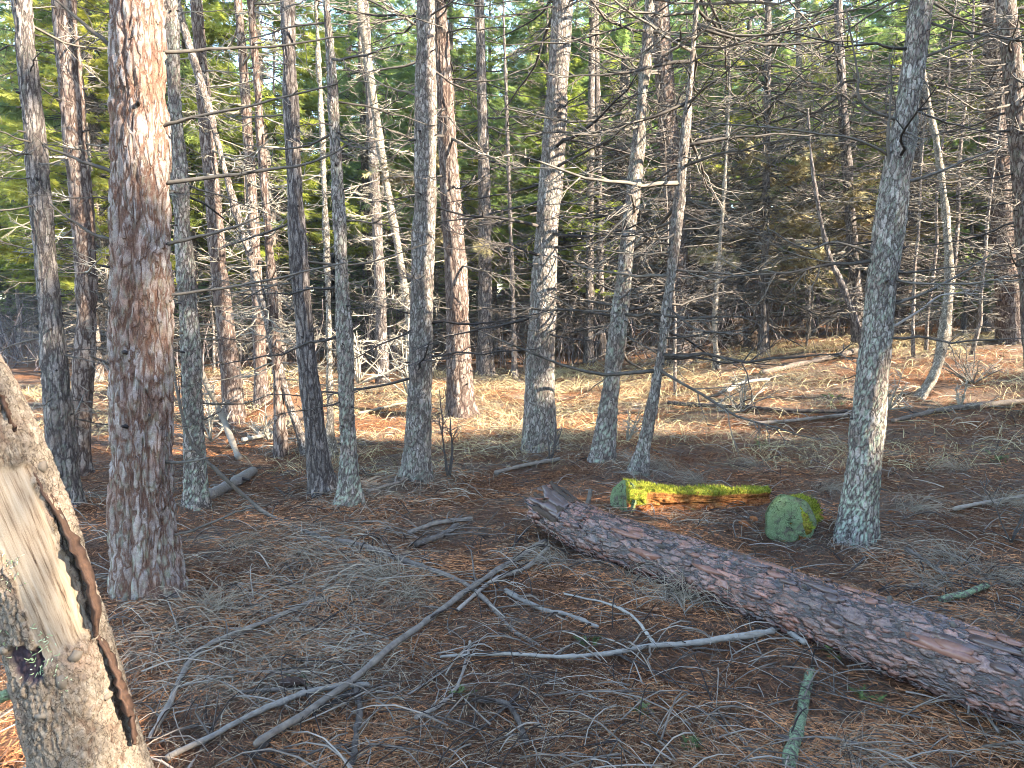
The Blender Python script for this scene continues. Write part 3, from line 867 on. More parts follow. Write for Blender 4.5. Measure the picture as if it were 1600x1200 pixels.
BGK = [
    (bg_template(0, 15, 4.5, 2.4, 170, 0.17, 'bark_dark', 'fir', 80), 'dark-trunked fir with bare lower branches in the background wood', 'dark firs of the background wood'),
    (bg_template(1, 13, 3.0, 2.4, 190, 0.13, 'bark_grey', 'larch', 80), 'grey-trunked conifer with yellow-green foliage in the background wood', 'yellow-green conifers of the background wood'),
    (bg_template(2, 17, 5.5, 2.6, 150, 0.22, 'bark_rust', 'fir', 90), 'tall brown-trunked conifer with high crown in the background wood', 'tall brown-trunked conifers of the background wood'),
    (bg_template(3, 6.5, 0.9, 1.5, 110, 0.07, 'bark_dark', 'fir', 20), 'young bushy fir under the taller background trees', 'young firs of the background wood'),
    (bg_template(4, 11, 3.6, 1.6, 90, 0.08, 'bark_grey', 'larch', 80), 'thin half-bare grey conifer in the background wood', 'thin grey conifers of the background wood'),
]
spots = []
rng = np.random.default_rng(77)
tries = 0
while len(spots) < 300 and tries < 90000:
    tries += 1
    y = 16 + 36 * rng.uniform() ** 0.9
    x = rng.uniform(-0.95 * y - 4, 0.95 * y + 4)
    if y < 19 and -7 < x < 9: continue
    px = 800 + FPX * x / y
    kind = int(rng.choice(5, p=[0.22, 0.30, 0.14, 0.09, 0.25]))
    if 606 < px < 640 or px < 25:            # the two places where blue sky shows
        if y < 30: continue
    if 880 < px < 1330 and y < 21: continue
    md = 1.3 if kind in (3, 4) else 1.7
    if any((x - a) ** 2 + (y - b) ** 2 < md * md for a, b, _ in spots): continue
    spots.append((x, y, kind))
for (x, y, kd) in spots:
    (tm, wm, lm, dm), lb, gp = BGK[kd]
    px = 800 + FPX * x / y
    zone = next(z for lim, z in ((0, 'beyond the left edge'), (180, 'left of the thick reddish trunk'), (440, 'between thick reddish trunk and dark leaning trunk'), (650, 'left of the tall mottled trunk'),
                (850, 'between mottled trunk and central trunk'), (1060, 'behind the thin leaning trunks'), (1340, 'left of the lichen-spotted conifer'), (1600, 'right of the lichen-spotted conifer'), (1e9, 'beyond the right edge')) if px < lim)
    lb = ('dark-trunked fir', 'yellow-green conifer', 'tall brown-trunked conifer', 'young bushy fir', 'thin grey conifer')[kd] + (' nearer in' if y < 28 else ' far back in') + ' the wood, ' + zone
    t = empty(('fir_tree', 'larch_tree', 'pine_tree', 'young_fir', 'spruce_tree')[kd], (x, y, Tf(x, y)), lb, 'tree', gp)
    s = rng.uniform(0.8, 1.2)
    t.scale = (s, s, s * rng.uniform(0.9, 1.15))
    t.rotation_euler = (rng.normal(0, 0.02), rng.normal(0, 0.02), rng.uniform(0, 6.28))
    for nm, me in (('trunk', tm), ('limbs', wm), ('crown', lm), ('dead_branches', dm)):
        if me is not None: link(nm, me, None, t)

def bare_template(k, H, nbr):
    rng = np.random.default_rng(800 + k)
    zz = np.linspace(0, H, 12)
    P = np.stack([np.cumsum(rng.normal(0, 0.035, 12)), np.cumsum(rng.normal(0, 0.035, 12)), zz], -1); P[:, :2] -= P[0, :2]; P[0, 2] = -0.2
    V, Q, Tr = tube(P, 0.035 * (1 - 0.85 * zz / H) + 0.004, 7)
    tm = mk_mesh('trunk', V, Q, Tr, {'h': np.full(len(V), 0.6), 'lich': np.zeros(len(V))}); tm.materials.append(M['bark_grey'])
    db = Bag()
    for q in range(nbr):
        b, _ = branch_bag(rng, rng.uniform(0.5, 1.9), 0.010, rng.uniform(-0.15, 0.35), rng.uniform(0, 0.3), int(rng.integers(5, 11)), True)
        V = np.concatenate(b.V); az = rng.uniform(0, 6.28); z = rng.uniform(0.5, H * 0.97)
        c, s_ = math.cos(az), math.sin(az)
        V = np.stack([V[:, 0] * c - V[:, 1] * s_ + np.interp(z, zz, P[:, 0]), V[:, 0] * s_ + V[:, 1] * c + np.interp(z, zz, P[:, 1]), V[:, 2] + z], -1)
        db.add(V, np.concatenate(b.Q), np.concatenate(b.T), tint=np.concatenate(b.A['tint']))
    dm = db.mesh('dead_branches'); dm.materials.append(M['twig_dark' if k != 1 else 'twig'])  # darker twigs on most templates: the wood's deep shade put into their colour
    return tm, dm
BARE = [bare_template(k, 5.5 + k, 80) for k in range(3)]
rng = np.random.default_rng(81)
nbare = 0
while nbare < 34:
    y = rng.uniform(11.5, 27); x = rng.uniform(-0.72 * y, 0.75 * y)
    px = 800 + FPX * x / y
    if y < 15 and not px > 900: continue
    if 1090 < px < 1240 and y < 19: continue
    if rng.uniform() < 0.45 and px < 800: continue
    t = empty('dead_sapling', (x, y, Tf(x, y)), ('nearer' if y < 19 else 'farther') + ' grey leafless sapling with tangled twigs, ' + ('left of the mottled trunk' if px < 650 else 'behind the central trunk' if px < 950 else 'left of the lichen-spotted conifer' if px < 1360 else 'right of the lichen-spotted conifer'), 'tree', 'leafless saplings of the background wood')
    s = rng.uniform(0.75, 1.2); t.scale = (s, s, s); t.rotation_euler = (rng.normal(0, 0.05), rng.normal(0, 0.05), rng.uniform(0, 6.28))
    tm, dm = BARE[nbare % 3]
    link('trunk', tm, None, t); link('dead_branches', dm, None, t)
    nbare += 1

# far-off wood that reads as one mass
fw = Bag(); rng = np.random.default_rng(88)
for k in range(170):
    y = rng.uniform(54, 90); x = rng.uniform(-1.0 * y, 1.0 * y)
    z = Tf(x, y)
    w, l = crown_geo(rng, 1.0, rng.uniform(19, 29), 3.8, 36, dens=2.4, ssize=1.65, sp=SPRAYS_LOW)
    for b in (l,):
        V = np.concatenate(b.V) + np.array([x, y, z])
        fw.add(V, None, np.concatenate(b.T), tint=np.concatenate(b.A['tint']))
tag(link('far_woodland', fw.mesh('far_woodland', False), M['fir']), 'distant dark green conifer wood closing off the view', None, None, 'stuff')

# ------------------------------------------------------------------ trees outside the frame, towards the sun: they shade the foreground
def lit_keep(pos):
    """false where a spray would shade a place that the photograph shows in sun"""
    k = np.ones(len(pos), bool)
    for c, r in LIT:
        v = pos - np.array(c)[None]
        d = v - (v @ SUN)[:, None] * SUN[None]
        k &= np.linalg.norm(d, axis=1) > r
    return k
snag_c = at(45, 850, 1.95)
LIT += [((snag_c[0] + 0.10, 1.95, 0.5), 0.55), ((snag_c[0] - 0.02, 1.95, 0.95), 0.6), ((snag_c[0] - 0.15, 1.95, 1.5), 0.6)]
LIT += [((r1_[0] - 0.02, r1_[1], zq), 0.42) for zq in (2.75, 3.2, 3.7)] + [((-2.05, 6.9, 3.0), 0.4), ((-2.1, 6.9, 3.8), 0.4), ((-3.5, 8.2, 0.3), 0.5), ((-4.6, 8.6, 1.4), 0.6)]
LIT += [((1.05, 5.65, 0.2), 0.3), ((1.4, 5.7, 0.1), 0.22), ((0.78, 5.6, 0.2), 0.25), ((snag_c[0] + 0.18, 1.95, 0.2), 0.3)]
perp = np.array([-SUN_H[1], SUN_H[0]])
rng = np.random.default_rng(99)
shade = []
for a in (8.5, 11.0, 13.5, 16.5, 20.0, 24.0):
    for q in np.arange(-7.5, 11.5, 1.7):
        shade.append((a + rng.uniform(-0.9, 0.9), q + rng.uniform(-0.5, 0.5)))
for k in range(18):
    shade.append((rng.uniform(13, 30), rng.uniform(15, 32)))
for k in range(5):
    shade.append((rng.uniform(16, 26), rng.uniform(9.5, 13.4)))
for k, (aa, ss) in enumerate(shade):
    x, y = SUN_H * aa + perp * ss
    if abs(x) < 0.72 * y + 2.0 and y > 0: continue
    z = Tf(x, y)
    if ss < 4.6: H = 0.51 * aa + 5.8 + rng.uniform(-0.5, 0.5)
    elif ss < 6: H = 0.51 * aa + 3.9 + rng.uniform(-0.5, 0.5)
    elif ss < 12: H = 0.51 * (aa + 5.6 - (ss - 6) / 0.75) + 0.4 + rng.uniform(-0.7, 0.5) - z
    else: H = rng.uniform(10, 15)
    if H < 2.5: continue
    if len(shade) - k <= 5: H = rng.uniform(9, 12)
    base = np.array([x, y, z])
    w, l = crown_geo(rng, max(0.8, H - 8.5), H, 2.0, 56 if len(shade) - k > 5 else 26, dens=5, ssize=0.9, sp=SPRAYS_LOW, keep=lambda p: lit_keep(p + base))
    t = empty('conifer_tree', base, 'conifer outside the picture on the sunny side', 'tree', 'trees outside the picture')
    zz = np.linspace(-0.3, H, 10)
    V, Q, Tr = tube(np.stack([0 * zz, 0 * zz, zz], -1), 0.13 * (1 - zz / H * 0.9), 10)
    link('trunk', mk_mesh('trunk', V, Q, Tr, {'h': np.full(len(V), 0.5), 'lich': np.zeros(len(V))}), M['bark_dark'], t)
    link('limbs', w.mesh('limbs'), M['twig_dark'], t)
    if l.V: link('crown', l.mesh('crown', False), M['fir'], t)

# ------------------------------------------------------------------ broken leaning snag, left foreground
def sweep_slab(P, w, th, wdir, jag=0.0, rng=None):
    """a curling slab of bark: path P, width along wdir, thickness th"""
    P = np.asarray(P, float); n = len(P)
    t, e1, e2 = frames(P, wdir)
    w = np.broadcast_to(np.asarray(w, float), (n,)).copy()
    if jag and rng is not None: w = w * (1 + rng.uniform(-jag, jag, n))
    m = 5
    u = np.linspace(-1, 1, m)
    top = P[:, None] + (u[None, :, None] * w[:, None, None]) * e1[:, None] + (0.35 * w[:, None, None] * (1 - u ** 2)[None, :, None]) * e2[:, None]
    if rng is not None: top = top + rng.normal(0, 0.0018, top.shape)
    bot = top[:, ::-1] - th * e2[:, None]
    loop = np.concatenate([top, bot], 1)
    V = loop.reshape(-1, 3)
    ns = 2 * m
    j = np.arange(1, m)
    def cap(i, flip):
        o = i * ns
        q = np.stack([o + j - 1, o + j, o + ns - 1 - j, o + ns - j], -1)
        return q[:, ::-1] if flip else q
    return V, np.concatenate([ring_quads(n, ns), cap(0, True), cap(n - 1, False)])

def snag_mat():
    m = bpy.data.materials.new('snag_bark_and_wood'); t = nt(m)
    co = N(t, 'ShaderNodeTexCoord').outputs['Object']
    m0_ = N(t, 'ShaderNodeMapping'); t.links.new(co, m0_.inputs['Vector']); m0_.inputs['Rotation'].default_value = (0, R(20), 0)
    mp = N(t, 'ShaderNodeMapping'); t.links.new(m0_.outputs[0], mp.inputs['Vector']); mp.inputs['Scale'].default_value = (85, 85, 3.2)
    grain = noise(t, 1.0, 6, 0.7, mp.outputs[0], 0.25)
    mid = noise(t, 34, 5, 0.7, co); fine = noise(t, 210, 3, 0.7, co); big = noise(t, 7, 3, 0.6, co)
    plate = ramp(t, mid, [(0.3, (0.075, 0.058, 0.045)), (0.5, (0.14, 0.113, 0.088)), (0.72, (0.21, 0.178, 0.142))])
    plate = mixc(t, ramp(t, big, [(0.52, (0, 0, 0)), (0.7, (0.7, 0.7, 0.7))]), plate, (0.20, 0.135, 0.10))
    bark = mixc(t, ramp(t, attr(t, 'h'), [(0.05, (0, 0, 0)), (0.4, (1, 1, 1))]), (0.07, 0.045, 0.032), plate)
    bark = mixc(t, 1.0, bark, ramp(t, fine, [(0.3, (0.6, 0.6, 0.6)), (0.7, (1.3, 1.3, 1.3))]), 'MULTIPLY')
    vv = N(t, 'ShaderNodeTexVoronoi', feature='DISTANCE_TO_EDGE'); vv.inputs['Scale'].default_value = 1.0
    mv = N(t, 'ShaderNodeMapping'); t.links.new(m0_.outputs[0], mv.inputs['Vector']); mv.inputs['Scale'].default_value = (48, 48, 26)
    nw = N(t, 'ShaderNodeTexNoise'); nw.inputs['Scale'].default_value = 1.2; nw.inputs['Detail'].default_value = 4; t.links.new(mv.outputs[0], nw.inputs['Vector'])
    vw = N(t, 'ShaderNodeVectorMath', operation='MULTIPLY_ADD'); t.links.new(nw.outputs['Color'], vw.inputs[0]); vw.inputs[1].default_value = (1.8, 1.8, 1.8); t.links.new(mv.outputs[0], vw.inputs[2])
    t.links.new(vw.outputs[0], vv.inputs['Vector'])
    ck = ramp(t, vv.outputs['Distance'], [(0.0, (0.3, 0.27, 0.24)), (0.06, (1, 1, 1))])
    bark = mixc(t, 1.0, bark, ck, 'MULTIPLY')
    wood = ramp(t, grain, [(0.35, (0.035, 0.022, 0.015)), (0.41, (0.14, 0.10, 0.068)), (0.5, (0.215, 0.168, 0.122)), (0.7, (0.29, 0.245, 0.19))])
    col = mixc(t, attr(t, 'wood'), bark, wood)
    col = mixc(t, attr(t, 'lich'), col, (0.30, 0.34, 0.24))
    col = mixc(t, attr(t, 'hole'), col, (0.035, 0.024, 0.03))
    bsdf(m, col, 0.9, fine, 0.6, 0.003, 0.15)
    return m
SY = 1.95
sp = [(230, 1470, 176), (200, 1374, 172), (146, 1200, 164), (106, 1050, 158), (62, 900, 152), (8, 750, 148), (-52, 620, 144), (-112, 520, 136)]
sP = np.array([at(px, py, SY) for px, py, w in sp])
sR = np.array([0.5 * w * 0.95 * depth(p) / FPX for (px, py, w), p in zip(sp, sP)])
s_root = np.array([sP[1][0], SY, Tf(sP[1][0], SY)])
sPl = sP - s_root
V, Q, tr, h, lv, (sTH, sS, s_ns, s_nr, s_Pt, s_r) = bark_tube(sPl, sR, 0.0040, 0.026, 0.6, 0.013, 61, lich=lambda s, th: 0.35 * sstep(-2.0, -2.9, th - 2 * math.pi * (th > math.pi)), lump=0.012, furrow=0.2)
st_, se1, se2 = frames(s_Pt, (1, 0.05, 0))
th_w = np.where(sTH > math.pi, sTH - 2 * math.pi, sTH)        # -pi..pi, camera side is -pi/2
zz = np.repeat(s_Pt[:, 2], s_ns) + s_root[2]
def z_of(py, px=80): return at(px, py, SY)[2]
nz = fbm(np.stack([th_w * 3, zz * 9, 0 * zz], -1), 5, 3) - 0.5
nz2 = fbm(np.stack([th_w * 9, zz * 30, 0 * zz], -1), 8, 2) - 0.5
u1 = (zz - z_of(995)) / (z_of(735) - z_of(995))
wood = sstep(0.0, 0.05, (1 - np.abs((th_w + 0.98 + 0.25 * (u1 - 0.5)) / (0.52 + 0.15 * u1)) + nz * 0.7 + nz2 * 0.35)) * sstep(-0.02, 0.05, u1 + nz * 0.25) * sstep(1.03, 0.97, u1 + nz * 0.2)
u2 = (zz - z_of(672)) / (z_of(585) - z_of(672))
wood2 = sstep(0, 0.05, 1 - np.abs((th_w + 0.95) / 0.4) + nz) * sstep(-0.02, 0.06, u2)
u3 = (zz - z_of(760)) / (z_of(660) - z_of(760))
wood3 = sstep(0, 0.1, 1 - np.abs((th_w + 1.35 - 0.25 * u3) / 0.07) + nz) * sstep(0, 0.1, u3) * sstep(1, 0.9, u3)
wood = np.maximum(np.maximum(wood, wood2), wood3)
hole = sstep(0, 0.25, 1 - np.hypot((th_w + 1.75) / 0.33, (zz - z_of(1000)) / 0.05) + nz * 1.2 + nz2)
nv = len(sTH)
rad_dir = np.cos(sTH)[:, None] * np.repeat(se1, s_ns, 0) + np.sin(sTH)[:, None] * np.repeat(se2, s_ns, 0)
V[:nv] -= rad_dir * (0.014 * wood + 0.018 * hole)[:, None]
V[:nv] += rad_dir * (0.004 * (fbm(np.stack([th_w * 14, zz * 3.5, 0 * zz], -1), 71, 3) - 0.5) * wood - 0.013 * (h[:nv] - 0.8) * wood)[:, None]
snag = empty('broken_snag', s_root, 'broken sunlit trunk leaning left in the near left corner, bark peeling off', 'snag')
pad = lambda a: np.concatenate([a, [0, 0]])
link('trunk', mk_mesh('trunk', V, Q, tr, {'h': h, 'lich': lv, 'wood': pad(wood), 'hole': pad(hole)}), snag_mat(), snag)
rng = np.random.default_rng(62)
def edge_pts(pys, off, yo):
    out = []
    for py, o in zip(pys, off):
        z = z_of(py) - s_root[2]
        c = np.array([np.interp(z, sPl[:, 2], sPl[:, k]) for k in range(3)])
        r = np.interp(z, sPl[:, 2], sR)
        out.append(c + np.array([r + o, yo, 0]))
    return np.array(out)
for pys, off, wd, yo in (([735, 790, 850, 905, 955, 985], [-0.012, 0.004, 0.022, 0.026, 0.014, -0.004], [0.008, 0.02, 0.03, 0.03, 0.022, 0.008], -0.03),
                         ([990, 1030, 1080, 1120, 1155], [-0.004, 0.010, 0.016, 0.02, 0.006], [0.008, 0.02, 0.028, 0.024, 0.01], -0.02),
                         ([560, 600, 640, 672], [-0.006, 0.006, 0.006, -0.01], [0.008, 0.018, 0.018, 0.006], -0.04)):
    P = edge_pts(pys, off, yo)
    Pf = catmull(P, np.linspace(0, len(P) - 1, 26))
    wf = np.interp(np.linspace(0, len(P) - 1, 26), np.arange(len(P)), wd)
    Pf = Pf + rng.normal(0, 0.0022, Pf.shape)
    Vs, Qs = sweep_slab(Pf, wf, 0.007, (0.35, -1, 0.1), 0.4, rng)
    link('bark_strip', mk_mesh('bark_strip', Vs, Qs, None, None, False), M['inner'], snag)
# raised flakes of bark on the lit face
M['flake'] = simple_mat('bark_flake', (0.07, 0.055, 0.043), (0.17, 0.142, 0.112), 60, tint=False)
def surf(Pt, r, e1, e2, S, th, off, u):
    c = np.array([np.interp(S, u, Pt[:, k]) for k in range(3)])
    a = np.array([np.interp(S, u, e1[:, k]) for k in range(3)]); b = np.array([np.interp(S, u, e2[:, k]) for k in range(3)])
    return c + (np.interp(S, u, r) + off) * (math.cos(th) * a + math.sin(th) * b)
def bark_plate(Pt, r, e1, e2, u, S, th, dS, dth, off, thick, rng, lift=0.004):
    n = 9
    top, bot = [], []
    for k in range(n):
        a = 2 * math.pi * k / n
        q = rng.uniform(0.7, 1.15)
        S_, t_ = S + math.cos(a) * dS * q, th + math.sin(a) * dth * q
        top.append(surf(Pt, r, e1, e2, S_, t_, off + rng.uniform(-lift, lift) * 0.5, u)); bot.append(surf(Pt, r, e1, e2, S_, t_, off - thick, u))
    c = surf(Pt, r, e1, e2, S, th, off + lift * 0.5, u)
    V = np.array(top + bot + [c])
    j = np.arange(n); j2 = (j + 1) % n
    return V, np.stack([j, n + j, n + j2, j2], -1), np.stack([np.full(n, 2 * n), j, j2], -1)
s_u = np.concatenate([[0], np.cumsum(np.linalg.norm(np.diff(s_Pt, axis=0), axis=1))])
for k in range(46):
    S = rng.uniform(0.15, s_u[-1] * 0.95); th = rng.uniform(-2.9, -0.1)
    zc = np.interp(S, s_u, s_Pt[:, 2]) + s_root[2]
    if (z_of(1010) < zc < z_of(720)) and -1.75 < th < -0.3: continue
    Vp, Qp, Tp = bark_plate(s_Pt, s_r, se1, se2, s_u, S, th, rng.uniform(0.008, 0.026), rng.uniform(0.06, 0.17), rng.uniform(0.002, 0.007), 0.008, rng)
    link('bark_flake', mk_mesh('bark_flake', Vp, Qp, Tp, None, False), M['flake'], snag)
Vp, Qp, Tp = bark_plate(s_Pt, s_r, se1, se2, s_u, np.interp(z_of(1160) - s_root[2], s_Pt[:, 2], s_u), -1.35, 0.03, 0.10, -0.002, 0.008, rng)
link('torn_patch', mk_mesh('torn_patch', Vp, Qp, Tp, None, False), M['fresh'], snag)
# stub limb on its left and lichen tufts
lm_b = Bag(); Pb = np.array([at(70, 1070, SY - 0.02), at(30, 1082, SY - 0.06), at(-20, 1098, SY - 0.10), at(-70, 1120, SY - 0.14)]) - s_root
Vb, Qb, Tb = tube(catmull(Pb, np.linspace(0, 3, 14)) + wobble(14, 0.002, rng), np.linspace(0.018, 0.013, 14), 9)
lm_b.add(Vb, Qb, Tb, tint=0.7)
link('limb_stub', lm_b.mesh('limb_stub'), M['lichen_stick'], snag)
lt = Bag()
for (cx, cy, nn, sp_) in ((78, 1062, 120, 0.03), (60, 1010, 40, 0.03), (8, 900, 60, 0.03), (20, 985, 40, 0.03)):
    for k in range(nn):
        p = at(cx + rng.normal(0, 12), cy + rng.normal(0, 16), SY - 0.115) - s_root
        d = np.array([rng.normal(-0.3, 0.6), -rng.uniform(0.3, 1), rng.normal(-0.3, 0.7)])
        d *= rng.uniform(0.005, 0.012) / np.linalg.norm(d)
        Vt, Qt, Tt = tube(np.array([p, p + d * 0.5, p + d + rng.normal(0, 0.003, 3)]), [0.0016, 0.0014, 0.0005], 3)
        lt.add(Vt, Qt, Tt, tint=rng.uniform(0, 1))
tag(link('lichen_tufts', lt.mesh('lichen_tufts'), M['lichen'], snag), kind='stuff')

# ------------------------------------------------------------------ the big fallen log
A = ground(836, 840); Bq = ground(1600, 1150)
LR = 0.165
dirn = (Bq - A); dirn[2] = 0; Ln = np.linalg.norm(dirn[:2]); dirn /= Ln
nrm = np.array([-dirn[1], dirn[0], 0])
if nrm[1] < 0: nrm = -nrm
lp, lr = [], []
for f, rr, dz in ((0.0, 0.15, 0.09), (0.05, 0.158, 0.05), (0.16, 0.16, 0.01), (0.45, 0.16, 0), (0.75, 0.165, 0), (1.05, 0.165, 0), (1.5, 0.17, 0)):
    p = A + dirn * Ln * f + nrm * rr * 0.75
    p[2] = Tf(p[0], p[1]) + rr * 0.76 + dz
    lp.append(p); lr.append(rr)
lp, lr = np.array(lp), np.array(lr)
l_root = np.array([lp[3][0], lp[3][1], Tf(lp[3][0], lp[3][1])])
V, Q, tr, h, lv, (lTH, lS, l_ns, l_nr, l_Pt, l_r) = bark_tube(lp - l_root, lr, 0.0058, 0.036, 0.5, 0.017, 88, ref=(0.0, 0.0, 1.0), lump=0.016, furrow=0.24, max_ring=650)
l_t, l_e1, l_e2 = frames(l_Pt, (0, 0, 1.0))
# torn end
ragged = sstep(0.22, 0.0, lS) * (fbm(np.stack([np.cos(lTH) * 2.2, np.sin(lTH) * 2.2, lS * 9], -1), 31, 3) - 0.45)
V[:len(lTH)] += (ragged * 0.16)[:, None] * (np.cos(lTH)[:, None] * np.repeat(l_e1, l_ns, 0) + np.sin(lTH)[:, None] * np.repeat(l_e2, l_ns, 0))
V[:len(lTH)] -= (sstep(0.1, 0, lS) * (fbm(np.stack([np.cos(lTH) * 2.6, np.sin(lTH) * 2.6, 0 * lS], -1), 77, 2) - 0.4) * 0.35)[:, None] * dirn[None]
log = empty('fallen_log', l_root, 'large fallen log with wet purplish-brown bark running to the right edge', 'log')
M['bark_log'].node_tree.nodes['axis'].inputs['Rotation'].default_value = (0, 0, -math.atan2(dirn[1], dirn[0]))
M['bark_log'].node_tree.nodes['cells'].inputs['Scale'].default_value = (6.5, 20, 20)     # cracks run along the log
link('trunk', mk_mesh('trunk', V, Q, tr, {'h': h, 'lich': lv}), M['bark_log'], log)
l_u = np.concatenate([[0], np.cumsum(np.linalg.norm(np.diff(l_Pt, axis=0), axis=1))])
M['plate_red'] = simple_mat('smooth_red_bark', (0.12, 0.05, 0.035), (0.21, 0.11, 0.082), 30, rough=0.36, tint=False, spec=0.4)
M['plate_dark'] = simple_mat('dark_wet_bark', (0.035, 0.021, 0.019), (0.10, 0.065, 0.058), 30, rough=0.32, tint=False, spec=0.5)
rng = np.random.default_rng(64)
sgn = 1 if np.interp(0, [0], [1]) else 1
cam_th = math.atan2(float(np.dot(-nrm, l_e2[l_nr // 2])), float(np.dot(-nrm, l_e1[l_nr // 2])))   # azimuth of the camera side; the top is 0
for k in range(64):
    S = rng.uniform(0.35, l_u[-1] * 0.72); th = rng.uniform(-0.35, 0.95) * (cam_th / abs(cam_th)) * 1.45
    redp = rng.uniform() < (0.25 + 0.45 * S / l_u[-1])
    Vp, Qp, Tp = bark_plate(l_Pt, l_r, l_e1, l_e2, l_u, S, th, rng.uniform(0.018, 0.06), rng.uniform(0.05, 0.14), rng.uniform(0.001, 0.006), 0.01, rng, 0.003)
    link('bark_plate', mk_mesh('bark_plate', Vp, Qp, Tp, None, False), M['plate_red' if redp else 'plate_dark'], log)
for k in range(12):
    S = rng.uniform(0.9, l_u[-1] * 0.72); th = rng.uniform(-0.2, 0.8) * cam_th
    Vp, Qp, Tp = bark_plate(l_Pt, l_r, l_e1, l_e2, l_u, S, th, rng.uniform(0.07, 0.16), rng.uniform(0.09, 0.2), rng.uniform(0.001, 0.004), 0.012, rng, 0.003)
    link('bark_plate', mk_mesh('bark_plate', Vp, Qp, Tp, None, False), M['plate_red' if k % 3 else 'plate_dark'], log)
for k in range(11):     # curled bark at the torn end
    th = cam_th * rng.uniform(-0.6, 1.3)
    p0 = surf(l_Pt, l_r, l_e1, l_e2, 0.28, th, -0.01, l_u)
    p1 = surf(l_Pt, l_r, l_e1, l_e2, 0.12, th + rng.uniform(-.1, .1), 0.01, l_u)
    p2 = surf(l_Pt, l_r, l_e1, l_e2, 0.0, th + rng.uniform(-.2, .2), rng.uniform(0.0, 0.035), l_u) - dirn * rng.uniform(-0.03, 0.05)
    Pf = catmull(np.array([p0, p1, p2]), np.linspace(0, 2, 10))
    c = l_Pt[20]
    out = p1 - c; out /= np.linalg.norm(out)
    Vs, Qs = sweep_slab(Pf, np.linspace(0.03, 0.012, 10), 0.008, np.cross(dirn, out), 0.5, rng)
    link('bark_flap', mk_mesh('bark_flap', Vs, Qs, None, None, False), M['stump' if k % 2 else 'plate_dark'], log)
def log_stub(S, th, l, r):
    p0 = surf(l_Pt, l_r, l_e1, l_e2, S, th, -0.02, l_u); p1 = surf(l_Pt, l_r, l_e1, l_e2, S - l * 0.3, th, l, l_u)
    Vb, Qb, Tb = tube(np.array([p0, (p0 + p1) / 2 + 0.004, p1]), [r * 1.2, r, r * 0.9], 8)
    return link('limb_stub', mk_mesh('limb_stub', Vb, Qb, Tb, {'tint': np.full(len(Vb), 0.3)}), M['twig'], log)
log_stub(0.35, -0.25 * cam_th, 0.10, 0.016)
for q in range(9): log_stub(rng.uniform(0.6, l_u[-1] * 0.75), cam_th * rng.uniform(-0.5, 1.1), rng.uniform(0.012, 0.03), rng.uniform(0.006, 0.013))
nl = Bag(); n_ = 2600                                   # needles caught on its upper side
for q in range(n_):
    S_, t_ = rng.uniform(0.1, l_u[-1] * 0.95), rng.normal(-0.25 * cam_th, 0.55)
    p0 = surf(l_Pt, l_r, l_e1, l_e2, S_, t_, 0.003, l_u)
    d_ = np.array([rng.normal(), rng.normal(), rng.normal(0, 0.25)]); d_ *= rng.uniform(0.02, 0.05) / np.linalg.norm(d_)
    w_ = np.cross(d_, [0, 0, 1.0]); w_ *= 0.0011 / np.linalg.norm(w_)
    nl.add(np.array([p0 - w_, p0 + w_, p0 + d_]), None, [(0, 1, 2)], tint=rng.uniform(0, 1))
tag(link('needles', nl.mesh('needles', False), M['needle'], log), kind='stuff')

# ------------------------------------------------------------------ mossy rotten log and the round green log end
def moss_mat(name):
    m = bpy.data.materials.new(name); t = nt(m)
    co = N(t, 'ShaderNodeTexCoord').outputs['Object']
    a, b, c = noise(t, 16, 5, 0.7, co), noise(t, 130, 3, 0.7, co), noise(t, 40, 4, 0.7, co)
    rot = ramp(t, c, [(0.3, (0.035, 0.014, 0.008)), (0.5, (0.20, 0.07, 0.022)), (0.75, (0.36, 0.17, 0.07))])
    ms = ramp(t, b, [(0.3, (0.05, 0.06, 0.008)), (0.5, (0.16, 0.175, 0.018)), (0.75, (0.30, 0.31, 0.04))])
    mk_ = N(t, 'ShaderNodeMath', operation='MULTIPLY'); t.links.new(attr(t, 'moss'), mk_.inputs[0])
    t.links.new(ramp(t, c, [(0.34, (0.15, 0.15, 0.15)), (0.5, (1, 1, 1))]), mk_.inputs[1])
    col = mixc(t, mk_.outputs[0], rot, ms)
    bsdf(m, col, 0.95, b, 0.9, 0.008, 0.1)
    return m
M['mosslog'] = moss_mat('moss_and_rot')
